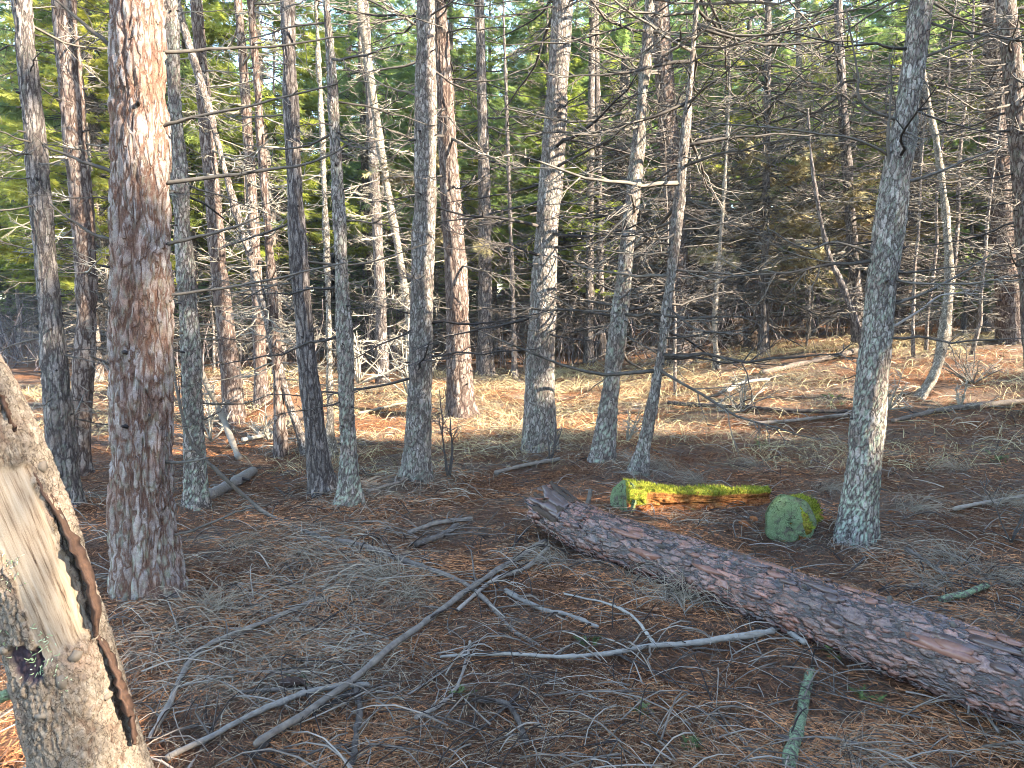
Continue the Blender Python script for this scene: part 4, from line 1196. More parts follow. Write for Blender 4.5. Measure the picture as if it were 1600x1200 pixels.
def algae_mat():
    m = bpy.data.materials.new('algae_cut_face'); t = nt(m)
    co = N(t, 'ShaderNodeTexCoord').outputs['Object']
    a, b, c = noise(t, 14, 5, 0.7, co), noise(t, 150, 4, 0.75, co), noise(t, 40, 4, 0.7, co)
    wood = ramp(t, c, [(0.3, (0.035, 0.028, 0.022)), (0.7, (0.15, 0.12, 0.09))])
    green = ramp(t, b, [(0.3, (0.07, 0.10, 0.045)), (0.7, (0.21, 0.265, 0.13))])
    col = mixc(t, ramp(t, a, [(0.36, (0, 0, 0)), (0.52, (1, 1, 1))]), wood, green)
    vo = N(t, 'ShaderNodeTexVoronoi', feature='DISTANCE_TO_EDGE'); vo.inputs['Scale'].default_value = 5.5
    wn_ = N(t, 'ShaderNodeTexNoise'); wn_.inputs['Scale'].default_value = 12; wn_.inputs['Detail'].default_value = 4; t.links.new(co, wn_.inputs['Vector'])
    va = N(t, 'ShaderNodeVectorMath', operation='MULTIPLY_ADD'); t.links.new(wn_.outputs['Color'], va.inputs[0]); va.inputs[1].default_value = (0.3,) * 3; t.links.new(co, va.inputs[2])
    t.links.new(va.outputs[0], vo.inputs['Vector'])
    col = mixc(t, 1.0, col, ramp(t, vo.outputs['Distance'], [(0.0, (0.2, 0.19, 0.17)), (0.022, (1, 1, 1))]), 'MULTIPLY')
    bsdf(m, col, 0.95, b, 0.9, 0.008, 0.1)
    return m
M['algae'] = algae_mat()
def moss_log(name, label, p0, p1, r0, r1, seed, gap=True):
    c0 = p0.copy(); c1 = p1.copy()
    n = 6
    P = np.array([c0 + (c1 - c0) * f for f in np.linspace(0, 1, n)])
    P[:, 2] = T(P[:, 0], P[:, 1]) + np.linspace(r0, r1, n) * (0.62 if gap else 0.8)
    root = np.array([P[0][0], P[0][1], Tf(P[0][0], P[0][1])])
    rr = np.linspace(r0, r1, n)
    V, Q, tr, h, lv, (TH, S, ns, nr, Pt, r) = bark_tube(P - root, rr, 0.008, 0.05, 0.3, 0.02, seed, ref=(0, 0, 1.0), lump=0.03)
    up = np.cos(TH)
    q = np.stack([np.cos(TH), np.sin(TH), S * 3], -1)
    mo = sstep(0.0, 0.35, up * 0.9 + (fbm(q * 2.5, seed, 3) - 0.42) * 2.6 + 0.25 * np.exp(-S / 0.15))
    if gap:
        side = np.sin(TH) * (1 if (np.cross((c1 - c0), [0, 0, 1])[1] < 0) else 1)
        t_, e1_, e2_ = frames(Pt, (0, 0, 1.0))
        facing = -(np.sin(TH) * np.repeat(e2_[:, 1], ns))
        hol = sstep(0.55, 0.95, facing) * sstep(0.12, 0.2, S) * (0.5 + fbm(q * 3, seed + 4, 3))
        dirv = np.cos(TH)[:, None] * np.repeat(e1_, ns, 0) + np.sin(TH)[:, None] * np.repeat(e2_, ns, 0)
        V[:len(TH)] -= dirv * (hol * r0 * 0.4)[:, None]
        mo = mo * (1 - 0.9 * sstep(0.2, 0.5, hol))
    t = empty(name, root, label, 'log')
    link('trunk', mk_mesh('trunk', V, Q, tr, {'h': h, 'lich': lv, 'moss': np.concatenate([mo, [0.3, 0.3]])}), M['mosslog'], t)
    fz = Bag(); rg = np.random.default_rng(seed)                 # moss fuzz
    mw = (mo * np.clip(fbm(q * 6 + 3, seed + 2, 3) * 2.4 - 0.75, 0, 1)) ** 2 + 1e-9
    pick = rg.choice(len(TH), 5200, p=mw / np.sum(mw))
    bp_ = V[pick] + rg.normal(0, 0.004, (5200, 3))
    dv = np.stack([rg.normal(0, 0.5, 5200), rg.normal(0, 0.5, 5200), np.ones(5200)], -1)
    out_ = V[pick] - np.repeat(Pt, ns, 0)[pick]; out_ /= np.linalg.norm(out_, axis=1)[:, None]
    dv = (dv * 0.6 + out_ * 1.2) * rg.uniform(0.006, 0.017, 5200)[:, None]
    sd = np.cross(dv, rg.normal(0, 1, (5200, 3))); sd /= np.linalg.norm(sd, axis=1)[:, None] + 1e-9
    VV = np.stack([bp_ - sd * 0.0022, bp_ + sd * 0.0022, bp_ + dv], 1).reshape(-1, 3)
    fz.add(VV, None, np.arange(5200 * 3).reshape(-1, 3), tint=np.repeat(rg.uniform(0, 1, 5200), 3))
    tag(link('moss', fz.mesh('moss', False), M['moss'], t), kind='stuff')
    return t, root, P - root
def cut_face(t, c, nrm_, r, seed, bite=True):
    rng = np.random.default_rng(seed)
    nrm_ = nrm_ / np.linalg.norm(nrm_)
    e1 = np.cross([0, 0, 1.0], nrm_); e1 /= np.linalg.norm(e1); e2 = np.cross(nrm_, e1)
    ns, nk = 40, 10
    V = []
    for i in range(nk + 1):
        for k in range(ns):
            a = 2 * math.pi * k / ns
            q = r * (1 + 0.05 * math.sin(3 * a + seed) + 0.03 * math.sin(7 * a + 1))
            if bite: q *= (1 - 0.4 * math.exp(-((a - 5.35) / 0.2) ** 2)) * (1 - 0.03 * math.cos(4 * a + 0.5)) * (1 + 0.10 * math.sin(a))
            rr = q * (1 - i / nk * 0.96)
            V.append(c + e1 * math.cos(a) * rr + e2 * math.sin(a) * rr + nrm_ * (0.012 if 0 < i else 0.0) + nrm_ * rng.normal(0, 0.003))
    V = np.array(V)
    Q = ring_quads(nk + 1, ns)
    Vb = np.concatenate([V, (V[:ns] - nrm_ * 0.03)])
    j = np.arange(ns); o = len(V)
    Q = np.concatenate([Q, np.stack([j, o + j, o + (j + 1) % ns, (j + 1) % ns], -1)[:, ::-1]])
    return link('cut_face', mk_mesh('cut_face', Vb, Q), M['algae'], t)
m0 = ground(978, 800); m1 = ground(1215, 798)
m0[1] += 0.10; m1[1] += 0.22
mlog, m_root, mP = moss_log('mossy_log', 'rotten log topped with bright yellow-green moss behind the large fallen log', m0, m1, 0.135, 0.08, 91)
cut_face(mlog, mP[0] - (mP[1] - mP[0]) / np.linalg.norm(mP[1] - mP[0]) * 0.012, -(mP[1] - mP[0]) + np.array([0, -0.12, 0.05]), 0.142, 4, False)
d0 = ground(1236, 850); d0[1] += 0.06
d1 = d0 * (1 + 0.42 / np.linalg.norm(d0[:2])) + np.array([0.10, 0, 0])
dlog, d_root, dP = moss_log('log_section', 'short rotten log with round green cut end, left of the lichen-spotted conifer', d0, d1, 0.15, 0.12, 95, False)
cut_face(dlog, dP[0] + np.array([0, -0.03, 0.015]), np.array([-0.12, -1, 0.12]), 0.172, 9, True)
# dry grass-brown chunks of rotten wood near it
for k, (px, py, sc_) in enumerate(((1165, 822, 0.07), (1180, 815, 0.05), (1290, 815, 0.08), (1305, 830, 0.06), (1105, 838, 0.04))):
    p = ground(px, py)
    rng = np.random.default_rng(140 + k)
    Vs, Qs = sweep_slab(np.array([[-sc_, 0, 0.02], [0, 0.01, 0.03], [sc_, 0, 0.015]]) , [sc_ * .3, sc_ * .5, sc_ * .25], 0.02, (0, 1, 0.3), 0.3, rng)
    o = link('wood_chunk', mk_mesh('wood_chunk', Vs, Qs, None, None, False), M['rot'], None, p)
    o.rotation_euler = (0, 0, rng.uniform(0, 3))
    tag(o, ['orange wood chip left of the round green log end', 'small orange wood chip nearest the round green log end', 'orange rotten chunk between the round log end and the conifer',
            'orange chip at the foot of the lichen-spotted conifer', 'little orange chip in front of the mossy log'][k], 'wood chip')

# ------------------------------------------------------------------ stumps and sunlit mound at the back
for k, (px, py, w_, h_) in enumerate(((1149, 542, 30, 42), (1176, 550, 20, 34))):
    b = ground(px, py); d = depth(b) / FPX
    rr, hh = 0.5 * w_ * d, h_ * d
    zz = np.array([-0.1, 0.0, 0.12, 0.5, 1.0]) * hh
    P = np.stack([0 * zz, 0 * zz + rr, zz], -1)
    V, Q, tr, hv, lv, (TH, S, ns, nr, Pt, r) = bark_tube(P, np.array([1.25, 1.2, 1.05, 0.92, 0.9]) * rr, 0.03, 0.09, 0.3, 0.03, 150 + k, flare=0.05)
    V[:len(TH), 2] += sstep(0.75, 1.0, S / S.max()) * (fbm(np.stack([np.cos(TH) * 3, np.sin(TH) * 3, 0 * S], -1), 150 + k, 2) - 0.5) * 0.35 * hh
    t = empty('tree_stump', b, ['wider charred stump, left of the two dark stumps at the back', 'narrower charred stump, right of the two dark stumps at the back'][k], 'stump')
    link('trunk', mk_mesh('trunk', V, Q, tr, {'h': hv, 'lich': lv}), M['stump'], t)
b = ground(432, 668)
n_ = 26
gxx, gyy = np.meshgrid(np.linspace(-1, 1, n_), np.linspace(-1, 1, n_))
rr = np.hypot(gxx, gyy).ravel()
mz = sstep(1, 0, rr) * (0.85 + 0.9 * (fbm(np.stack([gxx.ravel() * 2, gyy.ravel() * 2, 0 * rr], -1), 9, 3) - 0.5))
V = np.stack([gxx.ravel() * 1.1, gyy.ravel() * 0.7, mz * 0.42 - 0.06], -1)
ii = np.arange(n_ - 1)[:, None] * n_ + np.arange(n_ - 1)[None]
Q = np.stack([ii, ii + 1, ii + n_ + 1, ii + n_], -1).reshape(-1, 4)
tag(link('earth_mound', mk_mesh('earth_mound', V, Q), M['ground'], None, b + np.array([0, 0.6, 0])), 'sunlit orange needle-covered mound behind the slender brown trunk', 'mound')

# ------------------------------------------------------------------ fallen branches and poles lying on the floor
def fallen(name, label, pts, r0, r1, mat='litter_twig', lift=0.0, tw=4, seed=0, cat='branch', tint=0.5, lifts=None, group=None, twl=(0.1, 0.35)):
    rng = np.random.default_rng(seed)
    P = []
    for k, (px, py) in enumerate(pts):
        p = ground(px, py)
        P.append(p)
    P = np.array(P)
    dd = np.array([depth(p) for p in P]) / FPX
    if lifts:                                   # points above the ground: move along the view ray nearer to the next supported point
        for k, l in enumerate(lifts):
            if l is not None and l > 0:
                P[k] = at(pts[k][0], pts[k][1], l)
    m = len(P)
    s = np.linspace(0, m - 1, m * 6)
    Pf = catmull(P, s); u = s / (m - 1)
    rad = np.maximum((r0 * (1 - u) + r1 * u) * np.interp(u, np.linspace(0, 1, m), [depth(p) / FPX for p in P]), 0.0015)
    gz = TZ(Pf[:, 0], Pf[:, 1])
    kk_ = min(9, len(gz) // 2 * 2 - 1); gz = np.convolve(np.pad(gz, kk_ // 2, mode='edge'), np.ones(kk_) / kk_, 'valid')
    if not lifts: Pf[:, 2] = gz + rad * 0.9 + lift
    else: Pf[:, 2] = np.maximum(Pf[:, 2], gz + rad * 0.8)
    Pf += wobble(len(s), 0.0022, rng) * np.array([1, 1, 0.6])
    root = np.array([Pf[0][0], Pf[0][1], Tf(Pf[0][0], Pf[0][1])])
    t = empty(name, root, label, cat, group)
    V, Q, Tr = tube(Pf - root, rad * (1 + 0.12 * rng.normal(size=len(s))), 9)
    link('stem', mk_mesh('stem', V, Q, Tr, {'tint': np.full(len(V), tint), 'h': np.clip(0.6 + 0.25 * rng.normal(size=len(V)), 0, 1), 'lich': np.zeros(len(V))}), M[mat], t)
    L = l_tot = float(np.sum(np.linalg.norm(np.diff(Pf, axis=0), axis=1)))
    for k in range(tw):
        a = rng.uniform(0.1, 0.97)
        b = np.array([np.interp(a, u, Pf[:, c]) for c in range(3)]) - root
        ax = (Pf[-1] - Pf[0]) / L
        d = ax * rng.uniform(0.1, 0.9) + np.array([rng.normal(0, 0.8), rng.normal(0, 0.8), 0.0]); d[2] = rng.uniform(0.0, 0.5); d /= np.linalg.norm(d)
        l = rng.uniform(*twl)
        w = np.linspace(0, 1, 5)
        Pk = b + d[None] * (w * l)[:, None] + wobble(5, 0.05 * l, rng)
        Pk[:, 2] -= 0.5 * d[2] * l * w ** 2
        V, Q, Tr = tube(Pk, np.maximum(np.interp(a, u, rad) * 0.45, 0.002) * (1 - 0.65 * w), 5)
        link('side_twig', mk_mesh('side_twig', V, Q, Tr, {'tint': np.full(len(V), max(0, min(1, tint + rng.uniform(-.35, .15))))}), M['litter_twig'], t)
    return t
fallen('fallen_pole', 'long dark straight pole lying from bottom left up to the log end', [(400, 1192), (490, 1128), (575, 1062), (640, 1008), (700, 956), (780, 896), (850, 850)], 6.2, 4.0, 'litter_twig', 0.035, tw=4, seed=1, tint=0.45, cat='pole')
fallen('fallen_branch', 'pale brown stick crossing the lower end of the long dark pole', [(262, 1198), (350, 1165), (440, 1118), (520, 1088), (585, 1083)], 5, 4, 'wood', 0.02, tw=4, seed=2, tint=0.25)
fallen('fallen_branch', 'bare silvery branch lying in front of the fallen log, pointed at left', [(688, 1037), (760, 1040), (870, 1042), (940, 1036), (1020, 1025), (1100, 1016), (1212, 1003)], 1.8, 5.5, 'wood', 0.035, tw=11, seed=3, tint=0.45)
fallen('fallen_branch', 'curved pale twig arching over the silvery branch', [(1022, 1020), (985, 975), (940, 945), (878, 928)], 2.8, 1.3, 'wood', 0.03, tw=3, seed=4, tint=0.6)
fallen('fallen_branch', 'brown weathered stick running down-right towards the silvery branch', [(525, 850), (600, 868), (665, 890), (720, 912), (770, 945), (810, 985), (860, 1015), (910, 1030)], 4.5, 3, 'litter_twig', 0.01, tw=8, seed=5, tint=0.45)
fallen('fallen_branch', 'grey splintered branch angling up from the foot of the broken snag', [(235, 1165), (265, 1100), (300, 1035), (350, 1005), (420, 975), (500, 938)], 5, 3, 'litter_twig', 0.005, tw=6, seed=6, tint=0.6)
fallen('fallen_branch', 'short green lichen-covered stick near the lower right corner', [(1232, 1205), (1247, 1150), (1262, 1100), (1276, 1052)], 11, 7, 'lichen_stick', 0.0, tw=2, seed=7, tint=0.4, twl=(0.04, 0.08))
fallen('fallen_branch', 'thin straight pale stick leaning against the front of the fallen log', [(1258, 1018), (1215, 985), (1170, 955), (1138, 932)], 4.2, 3, 'wood', 0.02, tw=3, seed=8, tint=0.5)
fallen('fallen_branch', 'curved dark stick below the silvery branch, near bottom centre', [(738, 1100), (790, 1108), (815, 1135), (825, 1165)], 4, 4.5, 'litter_twig', 0.01, tw=2, seed=9, tint=0.2)
fallen('fallen_branch', 'pale stick forking near the log end above the long dark pole', [(715, 960), (770, 912), (820, 890), (858, 852)], 3.2, 3.2, 'litter_twig', 0.02, tw=6, seed=10, tint=0.7)
fallen('fallen_branch', 'thick brown stick right of the long dark pole, under the pale twigs', [(790, 925), (850, 955), (900, 970), (935, 985)], 4, 3, 'wood', 0.01, tw=5, seed=11, tint=0.3)
fallen('fallen_branch', 'dark knobbly stick crossing bottom edge left of centre', [(555, 1080), (562, 1120), (553, 1160), (545, 1200)], 5, 5, 'litter_twig', 0.01, tw=3, seed=12, tint=0.25)
fallen('fallen_branch', 'thin bent twig with a hook, left of the silvery branch tip', [(650, 1125), (690, 1100), (715, 1065), (728, 1010)], 3.5, 2.2, 'litter_twig', 0.015, tw=4, seed=13, tint=0.7)
fallen('fallen_branch', 'small brown stick beside a dark cone, left of the long pole', [(375, 1085), (430, 1086), (480, 1085), (545, 1080)], 3.5, 2.5, 'litter_twig', 0.01, tw=2, seed=14, tint=0.4)
fallen('fallen_branch', 'curved stick in the needles below the dark furrowed trunk', [(640, 838), (680, 825), (735, 815)], 4, 3, 'litter_twig', 0.01, tw=5, seed=15, tint=0.5)
fallen('fallen_branch', 'short dark branch left of the log end', [(650, 855), (685, 845), (712, 825)], 5, 4, 'litter_twig', 0.01, tw=5, seed=16, tint=0.3)
fallen('fallen_branch', 'thin brown stick at the foot of the slim grey lichened trunk', [(575, 778), (620, 762), (655, 752)], 3, 2.5, 'litter_twig', 0.01, tw=2, seed=17, tint=0.5)
fallen('fallen_branch', 'brown stick behind the torn end of the fallen log', [(775, 748), (820, 735), (872, 722)], 3.5, 3, 'litter_twig', 0.01, tw=3, seed=18, tint=0.5)
fallen('fallen_branch', 'crooked dead branch descending from beside the thick reddish trunk to the floor',
       [(268, 540), (276, 610), (300, 690), (340, 735), (400, 790), (450, 822), (520, 850)], 2.2, 3.6, 'twig', 0, tw=10, seed=19, tint=0.35, lifts=[5.3, 5.3, 5.35, 5.4, 5.5, None, None])
fallen('leaning_pole', 'bare pale pole leaning right of the slim grey-green trunk', [(374, 720), (352, 660), (330, 610), (312, 572)], 5.5, 4, 'twig', 0, tw=2, seed=20, cat='pole', tint=0.7, lifts=[None, 8.3, 8.25, 8.2])
fallen('fallen_log', 'short grey log lying in the sun behind the slim grey-green trunk', [(328, 790), (360, 765), (395, 742)], 10, 8, 'wood', 0, tw=2, seed=21, cat='log', tint=0.2)
fallen('fallen_log', 'pale rotting log lying at the back below the charred stumps', [(1190, 588), (1240, 575), (1300, 562), (1350, 553)], 4, 5, 'litter_twig', 0.0, tw=4, seed=22, cat='log', tint=0.3)
fallen('fallen_log', 'pale thin log on the sunny rise below the crooked sapling', [(1395, 662), (1450, 648), (1530, 640), (1625, 630)], 3.5, 5.5, 'litter_twig', 0.0, tw=8, seed=23, cat='log', tint=0.35)
fallen('fallen_branch', 'dark thin pole lying across the sunny grass left of the leaning conifer', [(1045, 634), (1130, 640), (1220, 646), (1330, 648)], 3.5, 3, 'litter_twig', 0.03, tw=10, seed=24, tint=0.2)
fallen('fallen_branch', 'pale thin stick just below the dark pole on the sunny grass', [(1170, 668), (1240, 660), (1330, 652)], 2.5, 3, 'litter_twig', 0.02, tw=6, seed=25, tint=0.6)
fallen('fallen_branch', 'forked bleached branch in the sunny grass behind the thin leaning trunk', [(1135, 622), (1165, 606), (1200, 600)], 3.5, 2.5, 'twig_pale', 0.08, tw=8, seed=26, tint=0.8)
fallen('fallen_branch', 'bleached branch lying in the sun by the straight slender trunk', [(380, 700), (420, 690), (450, 672)], 3.5, 2, 'twig_pale', 0.06, tw=8, seed=27, tint=0.7)
fallen('fallen_branch', 'bleached stick lying in sun left of the mottled trunk', [(560, 650), (600, 640), (640, 632)], 2.2, 1.6, 'twig', 0.02, tw=4, seed=28, tint=0.7)
fallen('fallen_branch', 'grey stick in the dry grass at the right edge', [(1490, 800), (1540, 790), (1600, 780)], 3, 3, 'litter_twig', 0.02, tw=6, seed=29, tint=0.7)
fallen('fallen_branch', 'thin dark stick right of the fallen log, among dry grass', [(1415, 870), (1445, 890), (1475, 915)], 3.5, 3, 'litter_twig', 0.03, tw=5, seed=30, tint=0.3)
fallen('fallen_branch', 'green-tinged mossy stick right of the fallen log near the edge', [(1470, 945), (1510, 938), (1545, 925)], 6, 4, 'lichen_stick', 0.01, tw=3, seed=31, tint=0.3)
fallen('fallen_branch', 'sunken dark pole parallel to the long dark pole at the bottom', [(395, 1195), (440, 1150), (500, 1110), (560, 1072)], 6, 4, 'twig_dark', 0, tw=4, seed=32, tint=0.2)

rng = np.random.default_rng(170)
# scattered sticks, one thing each
stick_me = []
for k in range(8):
    b, _ = branch_bag(np.random.default_rng(900 + k), 1.0, 0.014, 0.0, 0.0, int(rng.integers(1, 5)), False, wob=0.35)
    me = b.mesh('stick'); me.materials.append(M['litter_twig']); stick_me.append(me)
for k in range(110):
    rr = math.exp(rng.uniform(math.log(2.3), math.log(11))); a = rng.uniform(-0.72, 0.72)
    x, y = rr * math.sin(a), rr * math.cos(a)
    L = rng.uniform(0.25, 0.8)
    az = rng.uniform(0, 6.28)
    x2, y2 = x + L * math.cos(az), y + L * math.sin(az)
    z, z2 = TZ(x, y)[0], TZ(x2, y2)[0]
    o = link('stick', stick_me[k % 8], None, None, (x, y, z + 0.012))
    o.scale = (L, L, L * 0.18)
    o.rotation_euler = (rng.uniform(-0.3, 0.3), -math.atan2(z2 - z, L), az)
    tag(o, 'small bare stick ' + ('on the near floor, ' if rr < 3.6 else 'on the floor before the trunks, ' if rr < 6.5 else 'on the far floor, ') + ('left of the long dark pole' if x < -0.12 * y - 0.2 else 'in front of the fallen log' if x < 0.25 * y else 'on the right side'), 'stick', 'small sticks scattered on the forest floor')

# ------------------------------------------------------------------ loose cover on the floor (uncountable)
def polar(n, r0, r1, rng, half=0.86, power=0.0):
    u = rng.uniform(0, 1, n)
    r = np.exp(math.log(r0) + u * math.log(r1 / r0)) if not power else (r0 ** power + u * (r1 ** power - r0 ** power)) ** (1 / power)
    a = rng.uniform(-half, half, n)
    return r * np.sin(a), r * np.cos(a)
def blades(x, y, L, wd, rise, curl, K, rng, bag, tint, z_off=0.0, az=None):
    """ribbons rising and falling back onto the floor"""
    n = len(x)
    if az is None: az = rng.uniform(0, 2 * math.pi, n)
    u = np.linspace(0, 1, K + 1)
    A_ = az[:, None] + curl[:, None] * u[None]
    dx = np.cumsum(np.cos(A_) * (L / K)[:, None], 1); dy = np.cumsum(np.sin(A_) * (L / K)[:, None], 1)
    dx -= dx[:, :1]; dy -= dy[:, :1]
    X, Y_ = x[:, None] + dx, y[:, None] + dy
    Zg = np.stack([T(X[:, k], Y_[:, k]) + micro(X[:, k], Y_[:, k]) for k in (0, K)], 1)
    Z = Zg[:, :1] * (1 - u) + Zg[:, 1:] * u + (rise * L)[:, None] * np.sin(u * math.pi * 0.93)[None] + z_off + 0.004 + rng.uniform(0, 0.014, n)[:, None]
    px, py = -np.sin(A_) * 0.5, np.cos(A_) * 0.5
    W = wd[:, None] * (1 - 0.7 * u[None])
    tl = rng.normal(0, 0.35, n)[:, None]
    a = np.stack([X + px * W, Y_ + py * W, Z + tl * W], -1); b = np.stack([X - px * W, Y_ - py * W, Z - tl * W], -1)
    if K == 1:                                  # needles: one slim triangle each
        V = np.stack([a[:, 0], b[:, 0], (a[:, 1] + b[:, 1]) / 2], 1).reshape(-1, 3)
        bag.add(V, None, np.arange(3 * n).reshape(-1, 3), tint=np.repeat(tint, 3))
        return
    V = np.stack([a, b], 2).reshape(-1, 3)
    m = 2 * (K + 1)
    q = np.array([[2 * k, 2 * k + 1, 2 * k + 3, 2 * k + 2] for k in range(K)])
    bag.add(V, (q[None] + (np.arange(n) * m)[:, None, None]).reshape(-1, 4), None, tint=np.repeat(tint, m))
def pn(x, y, sc_, seed): return fbm(np.stack([x * sc_, y * sc_, 0 * x], -1), seed, 3)
rng = np.random.default_rng(171)
nb = Bag()
x, y = polar(260000, 1.6, 14, rng)
dist = np.hypot(x, y)
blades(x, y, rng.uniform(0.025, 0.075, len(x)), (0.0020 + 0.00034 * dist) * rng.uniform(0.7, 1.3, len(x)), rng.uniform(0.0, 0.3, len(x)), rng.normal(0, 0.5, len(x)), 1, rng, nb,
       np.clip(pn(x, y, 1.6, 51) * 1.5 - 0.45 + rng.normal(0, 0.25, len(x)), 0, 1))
pb_ = Bag()                                      # weathered grey-straw needles over the rust ones
x, y = polar(60000, 1.6, 10, rng)
kp = pn(x, y, 1.2, 59) + rng.normal(0, 0.1, len(x)) > 0.47
x, y = x[kp], y[kp]; dist = np.hypot(x, y)
blades(x, y, rng.uniform(0.04, 0.12, len(x)), (0.0018 + 0.0003 * dist) * rng.uniform(0.6, 1.2, len(x)), rng.uniform(0.0, 0.25, len(x)), rng.normal(0, 0.5, len(x)), 1, rng, pb_, np.clip(rng.normal(0.5, 0.35, len(x)), 0, 1), 0.006)
tag(link('weathered_needles', pb_.mesh('weathered_needles', False), M['old_needle']), 'scatter of weathered tan needles over the floor', None, None, 'stuff')
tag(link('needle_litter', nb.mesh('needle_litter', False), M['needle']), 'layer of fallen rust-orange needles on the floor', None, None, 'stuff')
gb = Bag()
x, y = polar(60000, 1.7, 20, rng)
keep = pn(x, y, 0.9, 53) + 0.16 * sstep(6, 10, y) + rng.normal(0, 0.06, len(x)) > 0.66
x, y = x[keep], y[keep]; dist = np.hypot(x, y)
fx_ = np.repeat([f[0] for f in FEET], 110); fy_ = np.repeat([f[1] + 0.1 for f in FEET], 110); fw_ = np.repeat([f[2] for f in FEET], 110)
fa_ = rng.uniform(0, 6.28, len(fx_)); fr_ = fw_ * rng.uniform(0.35, 1.2, len(fx_))
x = np.concatenate([x, fx_ + fr_ * np.cos(fa_)]); y = np.concatenate([y, fy_ + fr_ * np.sin(fa_)]); dist = np.hypot(x, y)
blades(x, y, rng.uniform(0.10, 0.34, len(x)), (0.0008 + 0.0005 * dist) * rng.uniform(0.5, 1.4, len(x)), rng.uniform(0.01, 0.2, len(x)), rng.normal(0, 0.4, len(x)), 4, rng, gb,
       np.clip(rng.normal(0.5, 0.3, len(x)), 0, 1))
tag(link('matted_grass', gb.mesh('matted_grass', False), M['straw_grey']), 'matted grey dead grass lying over the needles', None, None, 'stuff')
sb_ = Bag()
x = rng.uniform(-9, 13, 44000); y = rng.uniform(6.8, 18, 44000)
keep = pn(x, y, 0.7, 57) + rng.normal(0, 0.1, len(x)) > 0.47
x, y = x[keep], y[keep]; dist = np.hypot(x, y)
blades(x, y, rng.uniform(0.12, 0.42, len(x)), (0.001 + 0.00032 * dist) * rng.uniform(0.6, 1.3, len(x)), rng.uniform(0.03, 0.5, len(x)), rng.normal(0, 0.5, len(x)), 4, rng, sb_,
       np.clip(rng.normal(0.55, 0.3, len(x)), 0, 1))
tag(link('dry_grass', sb_.mesh('dry_grass', False), M['straw']), 'straw-coloured dry grass across the sunny middle ground', None, None, 'stuff')
tb = Bag()
x, y = polar(5600, 1.7, 16, rng)
for k in range(len(x)):
    d = math.hypot(x[k], y[k])
    L = rng.uniform(0.08, 0.42); az = rng.uniform(0, 6.28); cu = rng.normal(0, 0.35)
    u = np.linspace(0, 1, 5)
    A_ = az + cu * u
    px = x[k] + np.concatenate([[0], np.cumsum(np.cos(A_[:-1]))]) * L / 4; py = y[k] + np.concatenate([[0], np.cumsum(np.sin(A_[:-1]))]) * L / 4
    r_ = 0.0012 + 0.0042 * rng.uniform() ** 2.2 * (0.8 + 0.07 * d)
    P = np.stack([px, py, T(px, py) + 0.012 + r_ + rng.uniform(0, 0.02) + rng.uniform(0, 0.22) * L * np.sin(u * 3.0)], -1)
    V, Q, Tr = tube(P, r_ * (1 - 0.5 * u), 3, (0.1, 0.2, 1))
    tb.add(V, Q, Tr, tint=np.clip(rng.normal(0.36, 0.33), 0, 1))
tag(link('twig_litter', tb.mesh('twig_litter'), M['litter_twig']), 'tangle of small grey twigs covering the forest floor', None, None, 'stuff')
# bare brush filling the shaded background
ub = Bag(); rng = np.random.default_rng(172)
for k in range(5200):
    y0 = rng.uniform(17, 38); x0 = rng.uniform(-0.85 * y0, 0.85 * y0)
    if y0 < 19.5 and rng.uniform() < 0.6: continue
    L = rng.uniform(0.5, 2.2); az = rng.uniform(0, 6.28); tl = abs(rng.normal(0, 0.5))
    u = np.linspace(0, 1, 4)[:, None]
    d = np.array([math.cos(az) * math.sin(tl), math.sin(az) * math.sin(tl), math.cos(tl)])
    P = np.array([x0, y0, Tf(x0, y0) - 0.05])[None] + d[None] * L * u + wobble(4, 0.07 * L, rng)
    V, Q, Tr = tube(P, np.linspace(0.011, 0.004, 4) * rng.uniform(0.7, 1.4), 3)
    ub.add(V, Q, Tr, tint=rng.uniform(0, 1))
tag(link('undergrowth', ub.mesh('undergrowth'), M['brush']), 'grey-violet bare brush filling the shaded wood behind', None, None, 'stuff')

# ------------------------------------------------------------------ countable small plants and tufts
rng = np.random.default_rng(173)
tuft_me = []
for k in range(4):
    b = Bag(); rg = np.random.default_rng(950 + k)
    az0 = rg.uniform(0, 6.28)
    for q in range(110):
        az = az0 + rg.normal(0, 1.0); L = rg.uniform(0.1, 0.34); ti = rg.uniform(0.6, 1.45)
        u = np.linspace(0, 1, 6)
        rr = L * np.sin(ti) * u * (1 + 0.4 * u); zz = L * (np.cos(ti) * u * 1.2 + 0.35 * u - 0.95 * u ** 2.2)
        c = np.array([rg.normal(0, 0.06), rg.normal(0, 0.06), 0])
        P = c + np.stack([rr * math.cos(az), rr * math.sin(az), np.maximum(zz, 0.008)], -1) + wobble(6, 0.006, rg)
        V, Q, Tr = tube(P, 0.0012 * (1 - 0.6 * u), 3)
        b.add(V, Q, Tr, tint=np.clip(rg.normal(0.6, 0.25), 0, 1))
    me = b.mesh('grass_tuft'); me.materials.append(M['straw_grey']); tuft_me.append(me)
